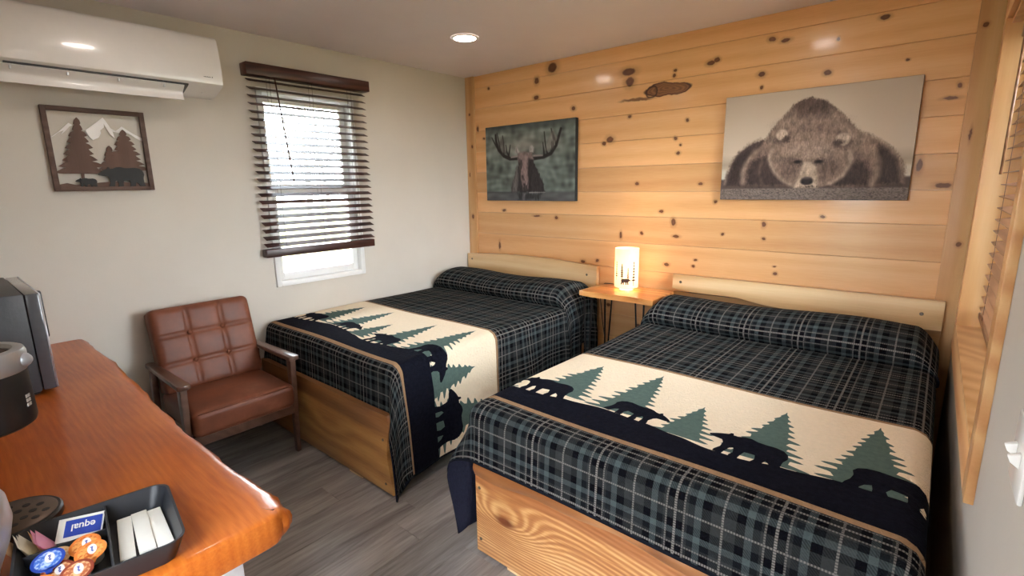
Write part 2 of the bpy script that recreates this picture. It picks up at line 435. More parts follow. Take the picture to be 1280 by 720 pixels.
wb = thing('window_blind', 'dark brown wooden slat blind over the left wall window, lowered almost to its sill', 'blind', (0, 0, 0))
blind('b', '', None, (1.165, 2.165), (-1.885, -1.085), .043, .050, R(22), 23, M_blind, wb, (.004, .088, -1.902, -1.058, 2.188, 2.258), (.014, .074, -1.896, -1.092, 1.090, 1.142), (.0, .06, -.62), (.082, -1.735, 2.19), (-1.76, -1.485, -1.2))

# ------------------------------------------------------------------ right window (local frame of wall_right)
win2 = thing('window_2', 'x', 'x', (W, 0, 0), PHI); del win2['label']; del win2['category']; win2['kind'] = 'structure'
mb = MB()   # deep wooden jambs and sill
mb.box(-.0195, T, RY1-.018, RY1, RZ0, RZ1, bevel=.0005); mb.box(-.002, T, RY0, RY0+.018, RZ0, RZ1, bevel=.001)
mb.box(-.002, T, RY0+.018, RY1-.018, RZ1-.018, RZ1, bevel=.001)
obj('window_jamb', mb, M_trim, win2, local=True)
mb = MB(); mb.box(-.0195, T, RY0+.018, RY1-.018, RZ0+.0005, RZ0+.018, bevel=.0008); obj('window_sill', mb, M_trim, win2, local=True)
mb = MB()
cw = .112
mb.box(-.019, 0, RY1+.0005, RY1+cw, RZ0-cw, RZ1+cw, bevel=.002)
mb.box(-.019, 0, RY0-cw+.05, RY0+.006, RZ0-cw, RZ1+cw, bevel=.002)
mb.box(-.019, 0, RY0+.006, RY1-.006, RZ0-cw, RZ0-.001, bevel=.002); mb.box(-.019, 0, RY0+.006, RY1-.006, RZ1+.004, RZ1+cw, bevel=.002)
obj('window_casing', mb, M_casing, win2, local=True)
mb = MB(); ring(mb, T-.05, T, RY0+.018, RY1-.018, RZ0+.018, RZ1-.018, .05); obj('window_frame', mb, M_vinyl, win2, local=True)
mb = MB(); mb.box(T-.03, T-.024, RY0+.06, RY1-.06, RZ0+.04, RZ1-.06); obj('window_pane', mb, M_glass, win2, local=True)
wb2 = thing('window_blind', 'wooden slat blind in the deep window of the right wall, partly raised', 'blind', (W, 0, 0), PHI)
blind('b', '', None, (.985, 2.05), (RY0+.03, RY1-.03), .072, .055, R(-10), 24, M_blind_r, wb2, (.03, .108, RY0+.022, RY1-.022, 2.045, 2.1), (.045, .098, RY0+.03, RY1-.03, .935, .96), (-.002, -.0, -.52), (.034, RY1-.12, 2.05), (RY0+.2, (RY0+RY1)/2, RY1-.2))
# light switch on the right wall
sw = thing('light_switch', 'white double light switch plate on the right wall past the window', 'light switch', (W, 0, 0), PHI)
mb = MB(); mb.box(-.007, 0, -2.30, -2.185, 1.035, 1.15, bevel=.003); obj('switch_plate', mb, M_white, sw, local=True)
for yc in (-2.265, -2.22):
    mb = MB(); mb.hexa([(-.007, yc-.006, 1.08), (-.007, yc+.006, 1.08), (-.018, yc+.004, 1.088), (-.018, yc-.004, 1.088)], [(-.007, yc-.006, 1.105), (-.007, yc+.006, 1.105), (-.022, yc+.004, 1.098), (-.022, yc-.004, 1.098)], bevel=.001)
    obj('toggle', mb, M_white, sw, local=True)

# ------------------------------------------------------------------ outdoors
t = NT('lawn_grass'); o = t.obj()
M_lawn = t.pbr(t.ramp(t.noise(o, 1.6, 5), [(.3, srgb(92, 92, 48)), (.55, srgb(118, 112, 66)), (.75, srgb(136, 126, 84))]), .9)
mb = MB(); mb.box(-60, 60, -60, 60, -.5, -.4); g = struct('ground', mb, M_lawn)
M_bark = plain('grey_bark', srgb(128, 118, 108), .9, var=.2)
def tree(x, y, h, seed):
    rr = random.Random(seed); mb = MB()
    def branch(p, d, L, r, lvl):
        pts = [p]; q = Vector(p); dd = Vector(d)
        n = 5
        for k in range(n):
            dd = (dd+Vector((rr.uniform(-.12, .12), rr.uniform(-.12, .12), rr.uniform(-.02, .1)))).normalized()
            q = q+dd*L/n; pts.append(q.copy())
        mb.tube(pts, [r*(1-.75*k/n) for k in range(n+1)], 6 if lvl < 2 else 4, cap=False)
        if lvl < 3:
            for k in range(7 if lvl == 0 else 4):
                i = rr.randint(1 if lvl else 2, n-1)
                a = rr.uniform(0, 2*PI)
                nd = (dd*.55+Vector((math.cos(a), math.sin(a), .25))*.8).normalized()
                branch(pts[i], nd, L*rr.uniform(.35, .55), r*.42, lvl+1)
    branch(Vector((x, y, -.42)), (0, 0, 1), h, .11, 0)
    return mb
for i, (x, y, h) in enumerate(((-11, 4.3, 6), (-20, 10, 7.5), (-30, 12, 8), (-31, 20, 8))):
    tag(obj('bare_tree', tree(x, y, h, 11+i), M_bark, smooth=60, base=(x, y, -.42)), 'bare grey tree out on the lawn beyond the left wall window', 'tree', 'bare trees beyond the window')

# ------------------------------------------------------------------ headboards, footboards, mattresses
M_head = wood('pale_live_edge_slab', [(.22, srgb(198, 154, 104)), (.5, srgb(224, 186, 136)), (.8, srgb(240, 211, 166))], 'X', rings=6, stretch=.08, distort=1.6, rough=.36, fine=.2)
M_head_low = wood('brown_headboard_panel', [(.22, srgb(140, 100, 58)), (.5, srgb(168, 125, 76)), (.8, srgb(186, 145, 94))], 'X', rings=6, stretch=.08, distort=1.6, rough=.4, fine=.2)
def cathedral(name, stops, cx, cz, swirl, rings=26, nz=.22, zone_k=0., zone_stops=None, ra=.34, core_k=1.):
    t = NT(name); o = t.obj(); x, y, z = t.sep(o)
    # bowed growth rings running along the board, swirling about one knot
    n1 = t.noise(t.comb(t.math('MULTIPLY', x, .9), y, t.math('MULTIPLY', z, 2.6)), 2.4, 3, .5)
    bow = t.math('MULTIPLY', t.math('POWER', t.math('ABSOLUTE', t.math('ADD', x, -cx)), 1.5), .10)
    d = t.vmath('LENGTH', t.vmath('MULTIPLY', t.vmath('ADD', o, (-cx, 0, -cz)), (5., 0., 11.)))
    sw = t.math('MULTIPLY', t.math('POWER', 2.718, t.math('MULTIPLY', t.math('MULTIPLY', d, d), -1.)), swirl)
    ph = t.math('ADD', t.math('ADD', z, bow), t.math('ADD', t.math('MULTIPLY', n1, nz), sw))
    s1 = t.math('MULTIPLY_ADD', t.math('SINE', t.math('MULTIPLY', ph, rings*2*PI)), .5, .5)
    fine = t.noise(t.comb(t.math('MULTIPLY', x, .05), y, z), 170, 2, .6)
    broad = t.noise(t.comb(t.math('MULTIPLY', x, .3), y, z), 5, 3, .6)
    f = t.math('ADD', t.math('MULTIPLY', s1, ra), t.math('ADD', t.math('MULTIPLY', fine, .56-ra), t.math('MULTIPLY', broad, .44)))
    zone = t.maprange(t.math('ADD', z, t.math('MULTIPLY', n1, .05)), .345, .375, 0., zone_k, True)
    col = t.mix(zone, t.ramp(f, stops), t.ramp(f, zone_stops))
    core = t.maprange(d, .10, .36, core_k, 0., True)
    col = t.mix(core, col, srgb(120, 62, 32))
    return t.pbr(col, .34, 0, t.bump(fine, .05, .002), coat=.25, coat_rough=.2)
M_footL = cathedral('honey_footboard', [(.25, srgb(142, 92, 46)), (.5, srgb(184, 130, 70)), (.75, srgb(208, 158, 94))], .12, .22, .10, 9, .10, .8, [(.3, srgb(118, 72, 42)), (.6, srgb(144, 94, 56)), (.8, srgb(160, 108, 66))], .22, 0.)
M_footR = cathedral('ash_footboard', [(.25, srgb(152, 90, 46)), (.45, srgb(186, 124, 72)), (.60, srgb(216, 164, 106)), (.74, srgb(238, 198, 142))], -.54, .215, .15, 52, .04, .9, [(.3, srgb(146, 84, 44)), (.6, srgb(172, 108, 62)), (.8, srgb(188, 126, 78))], .20)
M_edge = wood('bark_side_edge', [(.22, srgb(128, 76, 40)), (.5, srgb(164, 106, 62)), (.8, srgb(190, 134, 86))], 'X', rings=4, stretch=.3, distort=4., rough=.3, fine=.1, coat=.3)
M_mattress = plain('navy_mattress_cover', srgb(34, 36, 46), .9)
M_rail = wood('side_rail_wood', [(.25, srgb(140, 96, 56)), (.6, srgb(170, 122, 74)), (.85, srgb(188, 142, 92))], 'Y', rings=8, rough=.45)

def wavy(x, seed, amp): return amp*(math.sin(x*3.1+seed)+.6*math.sin(x*7.7+seed*2.3)+.35*math.sin(x*17+seed*.7))
def make_bed(label, x0, x1, seed, footmat, slope, head_h):
    b = thing('bed', label, 'bed', ((x0+x1)/2, -1.0, 0))
    # headboard: a pale slab with a straight top and a waney lower edge over a browner panel
    n = 40
    top = [(x0+.004+(x1-x0-.008)*i/n, head_h(i/n)) for i in range(n+1)]
    bot = [(x0+.004+(x1-x0-.008)*i/n, .765+(.05*(1-i/n) if seed == 2 else .0)+wavy(i/n*1.4, seed, .012)) for i in range(n, -1, -1)]
    mb = MB(); mb.prism(top+bot, lambda a, c, h: (a, -.024-h, c), .042, bevel=.004)
    hb = obj('headboard', mb, M_head, b)
    mb = MB(); mb.box(x0+.006, x1-.006, -.046, -.0205, .30, .80, bevel=.003); obj('headboard_panel', mb, M_head_low, b)
    for (sx, sz) in ((x0+.06, .87), (x1-.09, .845)):
        mb = MB(); mb.lathe([(0, -.0035), (.007, -.003), (.009, 0)], (sx, -.066, sz), 12, axis='Y'); obj('screw', mb, M_screw, hb)
    # footboard
    yf = -1.985
    n = 36
    A = []
    for i in range(n+1):
        f = i/n; A.append((x0+.006+(x1-x0-.012)*f, .432+slope*f+wavy(f*1.2, seed, .0022)))
    if seed == 1:   # the waney right-hand end
        rr = [(x1-.004-.006*(1-math.cos(q*PI*2))+.010*math.sin(q*7+1), .43*(1-q)+.012) for q in [k/14 for k in range(1, 15)]]
    else: rr = [(x1-.006, .012)]
    pts = A+rr+[(x0+.006, .012)]
    mb = MB(); mb.prism(pts, lambda a, c, h: (a, yf+.042-h, c), .042, bevel=.005, r=.4)
    fb = obj('footboard', mb, footmat, b)
    if seed == 2:   # rolled bark-side lip along the top of the ash board
        mb = MB()
        def lip(u, v):
            x = x0+.008+(x1-x0-.016)*u
            zt = .430+slope*u; hgt = .058+.010*math.sin(u*9+1)+.006*math.sin(u*23)
            return (x, yf-.0005-.0085*math.sin(v*PI)*(1+.3*math.sin(u*31+v*4))-.001, zt-hgt*v)
        mb.grid(90, 8, lip); obj('waney_lip', mb, M_edge, fb)
    for (sx, sz) in (((x0+.03, .31), (x0+.03, .075)) if seed == 2 else ((x1-.05, .30), (x1-.05, .06))):
        mb = MB(); mb.lathe([(0, -.0025), (.006, -.0025), (.0075, 0)], (sx, yf, sz), 12, axis='Y'); obj('screw', mb, M_screw, fb)
    mb = MB(); mb.box(x0+(.17 if seed == 2 else .98), x0+(.5 if seed == 2 else 1.1), yf+.004, yf+.04, 0, .0125); obj('floor_shim', mb, M_head, b)
    for xa in (x0+.012, x1-.037):
        mb = MB(); mb.box(xa, xa+.025, yf+.045, -.05, .14, .36, bevel=.003); obj('side_rail', mb, M_rail, b)
    for xa in (x0+.09, x1-.16):
        for ya in (-1.80, -.2):
            mb = MB(); mb.box(xa, xa+.06, ya, ya+.06, 0, .2, bevel=.003); obj('leg', mb, M_rail, b)
    ym = yf+(.10 if seed == 1 else .03)
    mb = MB(); mb.box(x0+.04, x1-.04, ym+.02, -.07, .2, .40, bevel=.01); obj('box_spring', mb, M_mattress, b)
    mb = MB(); mb.box(x0+.03, x1-.03, ym, -.075, .40, .655, bevel=.04, seg=3); obj('mattress', mb, M_mattress, b)
    return b
LX0, LX1, RX0, RX1 = .012, 1.385, 1.965, 3.372
make_bed('wooden bed against the left wall under a plaid bear quilt', LX0, LX1, 1, M_footL, .006, lambda f: .915+.026*math.sin(f*PI)**1)
make_bed('wooden bed beside the right wall with a swirled ash footboard', RX0, RX1, 2, M_footR, .02, lambda f: .918)

# ------------------------------------------------------------------ quilts
def quilt_mats():
    def quilting(t, uv, s=1.):
        w = t.vmath('ADD', uv, t.vmath('MULTIPLY', t.n('ShaderNodeTexNoise').outputs[1], (0, 0, 0)))
        n = t.noise(uv, 38, 2, .5, 1.6); n2 = t.noise(uv, 120, 2)
        ridge = t.math('ABSOLUTE', t.math('SUBTRACT', n, .5))
        hgt = t.math('ADD', t.math('POWER', t.maprange(ridge, 0., .13), .6), t.math('MULTIPLY', n2, .15))
        return hgt
    def flat(name, c, var=.10, b=.55):
        t = NT(name); uv = t.uv()
        col = t.ramp(t.noise(uv, 55, 3), [(.3, tuple(v*(1-var) for v in c)), (.7, tuple(v*(1+var) for v in c))])
        return t.pbr(col, .92, 0, t.bump(quilting(t, uv), b, .005), spec=.02)
    def plaid():
        t = NT('quilt_plaid'); uv = t.uv(); u, v, _ = t.sep(uv)
        P = .26
        fu = t.math('FRACT', t.math('DIVIDE', t.math('ADD', u, -.088+P*10.5), P))   # triple line at .5, single at 0
        fv = t.math('FRACT', t.math('DIVIDE', t.math('ADD', v, 1.945+P*20.5), P))
        blk, dk, md, lt = (.004, .004, .006), (.011, .0125, .015), (.033, .0355, .036), (.066, .083, .085)
        st = [(0, md), (.13, blk), (.215, lt), (.29, dk), (.36, md), (.41, blk), (.60, md), (.64, dk), (.71, lt), (.785, blk), (.88, md)]
        cu = t.ramp(fu, st, 'CONSTANT'); cv = t.ramp(fv, st, 'CONSTANT')
        # twill: threads of the one and the other direction alternate on the diagonal
        tw = t.math('SINE', t.math('MULTIPLY', t.math('ADD', u, v), 2*PI/.0085))
        tw = t.maprange(tw, -.35, .35)
        base = t.mix(t.math('MULTIPLY_ADD', tw, .30, .35), cu, cv)
        def lines(f):
            d = lambda c: t.math('ABSOLUTE', t.math('SUBTRACT', f, c))
            one = t.maprange(d(.5), .012, .017, 1., 0.)
            two = t.math('MULTIPLY', t.math('MAXIMUM', t.maprange(d(.40), .008, .012, 1., 0.), t.maprange(d(.60), .008, .012, 1., 0.)), .62)
            d0 = t.math('MINIMUM', d(0.), d(1.))
            three = t.math('MULTIPLY', t.maprange(d0, .009, .014, 1., 0.), .8)
            return t.math('MAXIMUM', one, t.math('MAXIMUM', two, three))
        dash_u = t.math('MULTIPLY_ADD', t.maprange(t.math('SINE', t.math('MULTIPLY', v, 2*PI/.0075)), -.3, .3), .65, .35)
        dash_v = t.math('MULTIPLY_ADD', t.maprange(t.math('SINE', t.math('MULTIPLY', u, 2*PI/.0075)), -.3, .3), .65, .35)
        L = t.math('MAXIMUM', t.math('MULTIPLY', lines(fu), dash_u), t.math('MULTIPLY', lines(fv), dash_v))
        col = t.mix(t.math('MULTIPLY', L, .8), base, (.25, .23, .21))
        return t.pbr(col, .92, 0, t.bump(quilting(t, uv), .45, .006), spec=.02)
    return [plaid(), flat('quilt_tan_binding', srgb(156, 124, 94)), flat('quilt_cream', srgb(238, 221, 194), .03, .6), flat('quilt_navy', (.008, .0085, .014), .25, .35), flat('quilt_tree_green', srgb(86, 104, 98), .10, .35), flat('quilt_navy_binding', (.010, .011, .016), .15, .1), flat('quilt_lining', srgb(36, 37, 50), .12, .4)]
QM = quilt_mats()

BEAR = [(.02,.30),(0,.40),(.03,.50),(.10,.57),(.20,.595),(.32,.58),(.42,.58),(.52,.615),(.60,.60),(.68,.555),(.735,.55),(.755,.60),(.785,.595),(.80,.545),(.87,.51),(.94,.46),(1.0,.405),(.985,.365),(.93,.35),(.86,.345),(.80,.335),(.765,.28),(.745,.15),(.78,.04),(.775,-.02),(.66,-.02),(.655,.06),(.64,.18),(.60,.22),(.56,.10),(.58,.03),(.575,-.02),(.465,-.02),(.465,.1),(.455,.2),(.38,.215),(.33,.22),(.30,.12),(.325,.03),(.32,-.02),(.205,-.02),(.20,.08),(.185,.17),(.13,.12),(.10,.03),(.10,-.02),(-.03,-.02),(-.02,.05),(.01,.15),(.02,.25)]
def bear_poly(u0, u1, v0, hgt, flip=False, rot=0.):
    out = []
    L = u1-u0
    for a, b in BEAR:
        aa = 1-a if flip else a
        p = Vector((u0+aa*L, v0+b/.6*hgt))
        if rot:
            c = Vector(((u0+u1)/2, v0+.3*hgt)); d = p-c
            p = c+Vector((d.x*math.cos(rot)-d.y*math.sin(rot), d.x*math.sin(rot)+d.y*math.cos(rot)))
        out.append((p.x, p.y))
    return out[::-1] if flip else out
def tree_poly(apex, bl, br, n, seed):
    rr = random.Random(seed)
    ax, ay = apex
    L = []; Rr = []
    for side, b, lst in ((-1, bl, L), (1, br, Rr)):
        def P(f, k): return (ax+(b[0]-ax)*min(1.1, f**.85*k), ay+(b[1]-ay)*f)
        for k in range(1, n+1):
            f = (k-.25)/n+rr.uniform(-.12, .12)/n
            w_ = rr.uniform(.84, 1.08)
            lst += [P(max(.01, f-.42/n), .60*rr.uniform(.9, 1.1)), P(f-.10/n, w_*.93), P(f+.05/n, w_), P(f+.17/n, w_*.90), P(f+.22/n, w_*.72), P(f+.30/n, .64*rr.uniform(.9, 1.08))]
        lst.append(P(1., .8))
    poly = [(ax, ay+.012)]+Rr+L[::-1]
    return poly
GROUND = [(-.8,-1.74),(-.2,-1.748),(.08,-1.765),(.18,-1.758),(.30,-1.732),(.45,-1.712),(.62,-1.728),(.75,-1.752),(.87,-1.777),(.96,-1.778),(1.08,-1.75),(1.24,-1.72),(1.40,-1.715),(1.60,-1.70),(2.2,-1.70)]
def gy(u):
    for (a, b), (c, d) in zip(GROUND, GROUND[1:]):
        if u <= c:
            f = (u-a)/(c-a); f = f*f*(3-2*f); return b+(d-b)*f
    return GROUND[-1][1]
TREES = [((.226,-1.330),(.08,-1.70),(.385,-1.705),10,1),((.499,-1.283),(.36,-1.71),(.64,-1.70),11,2),((.750,-1.480),(.65,-1.745),(.875,-1.755),8,3),((1.00,-1.335),(.88,-1.76),(1.145,-1.745),10,4),((1.276,-1.275),(1.14,-1.725),(1.425,-1.72),11,5),((1.51,-1.41),(1.40,-1.72),(1.67,-1.72),8,6),((1.75,-1.262),(1.60,-1.71),(1.94,-1.71),10,7),((-.05,-1.42),(-.17,-1.755),(.07,-1.765),8,8)]
BEARS = [(.02,.275,-1.758,.145,True,.06),(.455,.69,-1.722,.115,False,-.16),(.83,1.075,-1.778,.15,True,-.10),(1.235,1.53,-1.728,.135,False,-.06),(1.585,1.88,-1.712,.19,True,0.)]

PIL = [(-.50,.68),(-.478,.671),(-.484,.682),(-.505,.705),(-.512,.735),(-.492,.770),(-.44,.800),(-.36,.818),(-.27,.822),(-.18,.808),(-.11,.775),(-.075,.72)]
def smooth_path(pts, n=8):
    out = []
    P = [Vector(p) for p in pts]
    for i in range(len(P)-1):
        p0, p1, p2, p3 = P[max(i-1, 0)], P[i], P[i+1], P[min(i+2, len(P)-1)]
        for k in range(n):
            t = k/n
            out.append(.5*((2*p1)+(-p0+p2)*t+(2*p0-5*p1+4*p2-p3)*t*t+(-p0+3*p1-3*p2+p3)*t*t*t))
    out.append(P[-1]); return out
PP = smooth_path(PIL); ARC = [0.]
for a, b in zip(PP, PP[1:]): ARC.append(ARC[-1]+(b-a).length)
PLEN = ARC[-1]; ARCA = np.array(ARC); PY = np.array([p.x for p in PP]); PZ = np.array([p.y for p in PP])
def sstep(x): x = min(1, max(0, x)); return x*x*(3-2*x)

def make_quilt(label, x0, x1, dl, dr, flare_l, flare_r, seed, foot_drop=.17):
    wid = x1-x0; rr = .06; zt = .68; yfoot = -1.943 if seed == 1 else -2.022
    ve = yfoot+rr; Lq = PI/2*rr
    def surf(u, v):
        if v > -.50:
            s = v+.50; yp = float(np.interp(s, ARCA, PY)); zp = float(np.interp(s, ARCA, PZ))
        else: yp, zp = v, zt
        uc = abs(u-wid/2)/(wid/2)
        E = 1-.50*sstep((uc-.86)/.14)-.05*sstep((uc-.5)/.4)
        wob = .010*math.sin(u*5.3+seed)*sstep((v+.5)/.2)
        z = zt+(zp-zt)*E*(1+.0*u)+wob*(zp > zt+.02)
        if v < -.50: z += .004*math.sin(u*6+seed)*math.sin(v*5+seed*2)
        a = (rr-u) if u < rr else (u-(wid-rr) if u > wid-rr else 0.); sgn = -1 if u < rr else 1
        b = max(0., ve-v)
        xb = x0+(rr if (a and sgn < 0) else (wid-rr if a else u)); yb = yp if not b else ve
        if a <= 0 and b <= 0: return Vector((xb, yb, z))
        d = math.hypot(a, b); ca, cb = a/d, b/d
        f0 = (flare_l if sgn < 0 else flare_r); fl = f0*sstep((-.30-v)/.5)
        # at the foot corner the cloth falls in a flap that swings toward the foot
        corner = 4*ca*ca*cb*cb
        if d < Lq: out, down = rr*math.sin(d/rr), rr*(1-math.cos(d/rr))
        else:
            e = d-Lq; k = fl*ca*ca+.05*(cb*cb if ca == 0 else cb**6)
            out, down = rr+e*k, rr+e*math.sqrt(max(.2, 1-k*k))
            if f0 > 0 and ca > 0:
                ph = v*13+seed
                out += .014*sstep(e/.3)*math.sin(ph)*ca*ca
                if v > -.55 and seed == 1: out += .020*sstep(e/.25)*math.sin(v*24+1.0)*sstep((v+.55)/.1)
        x = xb+sgn*(ca if cb < 1e-6 else ca**.5 if seed == 1 else ca)*out; y = yb-cb*out
        if seed == 1 and ca > 0 and cb > 0: y -= cb*max(0., d-Lq)*.22*sstep(ca/.6)
        if a > 0 and v > -.50:
            ylin = -.50+(v+.50)*(.43/PLEN); y = y+(ylin-y)*sstep(d/.25)
        if a > 0 and b > 0 and fl > 0: x += sgn*(.15 if sgn < 0 else .02)*corner*sstep((d-Lq)/.3); y += .004*corner*sstep((d-Lq)/.2)
        return Vector((x, y, z-down))
    vmax = -.50+PLEN; vmin = ve-Lq-foot_drop
    umin, umax = -dl, wid+dr
    # sewn design, triangulated in the flat cloth
    verts = []; faces = []; pri = []; mat = []
    def poly(pts, m, p):
        i0 = len(verts)
        pts = [(min(umax, max(umin, a)), min(vmax, max(vmin, b))) for a, b in pts]
        q = []
        for a in pts:
            if not q or (Vector(a)-Vector(q[-1])).length > 1e-4: q.append(a)
        # keep the outline counter-clockwise
        area = sum(q[i][0]*q[(i+1) % len(q)][1]-q[(i+1) % len(q)][0]*q[i][1] for i in range(len(q)))
        if area < 0: q = q[::-1]
        verts.extend(Vector(a) for a in q); faces.append(list(range(i0, i0+len(q)))); mat.append(m); pri.append(p)
    def strip(v0, v1, m, p, n=60):
        us = [umin+(umax-umin)*i/n for i in range(n+1)]
        poly([(u, v0) for u in us]+[(u, v1) for u in us[::-1]], m, p)
    strip(vmin, vmax, 0, 0)
    strip(vmin, vmin+.012, 5, 5)
    if dl > .1: poly([(umin, vmin), (umin+.012, vmin), (umin+.012, vmax), (umin, vmax)], 5, 5)
    if dr > .1: poly([(umax-.012, vmin), (umax, vmin), (umax, vmax), (umax-.012, vmax)], 5, 5)
    strip(-1.912, -1.20, 2, 1)
    strip(-1.912, -1.888, 1, 4); strip(-1.218, -1.200, 1, 4)
    n = 90; us = [umin+(umax-umin)*i/n for i in range(n+1)]
    poly([(u, -1.888) for u in us]+[(u, gy(u)) for u in us[::-1]], 3, 3)
    for t_ in TREES:
        if t_[1][0] < umax-.02 and t_[2][0] > umin+.02: poly(tree_poly(*t_), 4, 2)
    for b_ in BEARS:
        if b_[0] < umax-.05 and b_[1] > umin+.05: poly(bear_poly(*b_), 3, 3)
    nb = len(verts)
    st = .02
    nu = int((umax-umin)/st); nv = int((vmax-vmin)/st)
    for i in range(nu+1):
        for j in range(nv*1+1):
            verts.append(Vector((umin+(umax-umin)*i/nu, vmin+(vmax-vmin)*j/nv)))
    for j in range(60):       # closer rows over the pillow roll
        for i in range(nu+1): verts.append(Vector((umin+(umax-umin)*(i+.5)/nu if i < nu else umax, -.50+PLEN*(j+.37)/60)))
    ov, oe, of, _, _, ofc = delaunay_2d_cdt(verts, [], faces, 0, 1e-5)
    mb = MB(); uvl = mb.bm.loops.layers.uv.new('UVMap')
    V = [mb.bm.verts.new(surf(p.x, p.y)) for p in ov]
    for f, src in zip(of, ofc):
        if not src: continue
        k = max(src, key=lambda q: pri[q])
        try: fc = mb.bm.faces.new([V[i] for i in f])
        except ValueError: continue
        fc.material_index = mat[k]; fc.smooth = True
        for l, i in zip(fc.loops, f): l[uvl].uv = (ov[i].x, ov[i].y)
    bmesh.ops.recalc_face_normals(mb.bm, faces=mb.bm.faces)
    up_n = sum(f.normal.z for f in mb.bm.faces if f.calc_center_median().z > .66)
    if up_n < 0: bmesh.ops.reverse_faces(mb.bm, faces=mb.bm.faces)
    o = obj('quilt', mb, QM, None, None, base=((x0+x1)/2, -1.0, .68))
    for p in o.data.polygons: p.use_smooth = True
    so = o.modifiers.new('thickness', 'SOLIDIFY'); so.thickness = .010; so.offset = -1; so.material_offset = 6; so.material_offset_rim = 5
    return tag(o, label, 'quilt')
make_quilt('plaid quilt with bear and pine tree band on the bed by the left wall', LX0, LX1+.012, .22, .56, 0., .06, 1, .26)
make_quilt('plaid quilt with bear and pine tree band on the bed by the right wall', RX0-.012, RX1, .56, .20, .05, 0., 2)

# ------------------------------------------------------------------ night table and lamp
M_ntop = wood('orange_live_edge_top', [(.22, srgb(168, 98, 44)), (.5, srgb(206, 140, 76)), (.8, srgb(224, 166, 100))], 'X', rings=10, stretch=.1, distort=1.4, rough=.28, coat=.5, coat_rough=.08)
nt = thing('night_table', 'live-edge wooden night table on black hairpin legs between the two beds', 'table', (1.72, -.22, 0))
pts = []
for i in range(13): f = i/12; pts.append((1.448+.545*f, -.40-.010*math.sin(f*6+.5)-.006*math.sin(f*15)-.012*f))
for i in range(13): f = i/12; pts.append((1.985-.53*f, -.072))
mb = MB(); mb.prism(pts, lambda a, c, h: (a, c-(.0), .765+h), .037, bevel=.006); obj('tabletop', mb, M_ntop, nt)
def hairpin(x, y, sx, sy):
    mb = MB()
    top = .766
    mb.box(x-.035, x+.035, y-.035, y+.035, top-.004, top)
    ft = Vector((x-sx*.01, y-sy*.01, .006))
    for (dx, dy) in ((-.030, -.030*sy), (.030, -.030*sy), (0, .030*sy)):
        a = Vector((x+dx, y+dy, top-.004))
        mb.tube([a, a.lerp(ft, .5), ft+Vector((dx*.12, dy*.12, 0))], .0055, 8)
    mb.lathe([(0, .0), (.009, .001), (.009, .008), (0, .012)], (ft.x, ft.y, 0), 10)
    return mb
for (x, y, sx, sy) in ((1.50, -.345, 1, 1), (1.89, -.35, -1, 1), (1.50, -.115, 1, -1), (1.90, -.115, -1, -1)): obj('leg', hairpin(x, y, sx, sy), M_iron, nt)

lx, ly = 1.705, -.215
lamp = thing('table_lamp', 'small glowing cylinder lamp with bear and pine silhouettes on the night table', 'lamp', (lx, ly, .802))
mb = MB(); mb.lathe([(0, .802), (.046, .802), (.048, .805), (.048, .808), (.044, .811), (.014, .813), (.010, .82), (.009, .86), (.016, .87), (.016, .90), (0, .905)], (lx, ly, 0), 40)
obj('base', mb, M_chrome, lamp)
t = NT('lit_lamp_shade')
tl = t.n('ShaderNodeBsdfTranslucent'); tl.inputs[0].default_value = (.72, .60, .44, 1); df = t.n('ShaderNodeBsdfDiffuse'); t.put(df.inputs[0], t.ramp(t.noise(t.obj(), 60, 2), [(.3, (.86, .80, .68)), (.7, (.92, .86, .75))]))
em = t.n('ShaderNodeEmission'); em.inputs[0].default_value = (1, .74, .42, 1); em.inputs[1].default_value = .14
mx = t.n('ShaderNodeMixShader'); mx.inputs[0].default_value = .5; ad = t.n('ShaderNodeAddShader')
t.t.links.new(df.outputs[0], mx.inputs[1]); t.t.links.new(tl.outputs[0], mx.inputs[2]); t.t.links.new(mx.outputs[0], ad.inputs[0]); t.t.links.new(em.outputs[0], ad.inputs[1]); t.t.links.new(ad.outputs[0], t.out.inputs[0])
M_shade = t.m
M_print = plain('dark_brown_print', srgb(44, 24, 18), .8)
SR, SZ0, SZ1 = .080, .828, 1.092
mb = MB(); mb.lathe([(SR, SZ0), (SR, SZ1), (SR-.0015, SZ1), (SR-.0015, SZ0)], (lx, ly, 0), 56, close=True, mi=0)
def on_shade(a, z): return Vector((lx+(SR+.0007)*math.sin(a), ly-(SR+.0007)*math.cos(a), z))
def shade_poly(pts):
    # fan-free: triangulate densely so that it follows the curve
    P = [Vector(p) for p in pts]
    vv, _, ff, _, _, oo = delaunay_2d_cdt(P, [], [list(range(len(P)))], 1, 1e-6)
    VV = [mb.bm.verts.new(on_shade(p.x/SR, p.y)) for p in vv]
    fs = []
    for f in ff:
        try: fs.append(mb.bm.faces.new([VV[i] for i in f]))
        except ValueError: pass
    mb.mark(fs, None, 1)
def slim_tree(c, z0, z1, w, seed):
    rr = random.Random(seed); pts_r = []; n = 7
    for k in range(n):
        f = k/(n-1); z = z1-(z1-z0)*.75*f; pts_r += [(w*.15, z+.006), (w*(.35+.65*f)*rr.uniform(.7, 1.1), z-.002), (w*.15, z-.006)]
    pts_l = [(-a*rr.uniform(.8, 1.1), b) for a, b in pts_r]
    shade_poly([(c, z1+.012)]+[(c+a, b) for a, b in pts_r]+[(c+.0016, z0), (c-.0016, z0)]+[(c+a, b) for a, b in pts_l[::-1]])
A0 = math.atan2(CAM.x-lx, -(CAM.y-ly))*SR     # the side that faces the room's near corner
shade_poly([(A0-.036+a*.066, .855+b*.066) for a, b in BEAR])
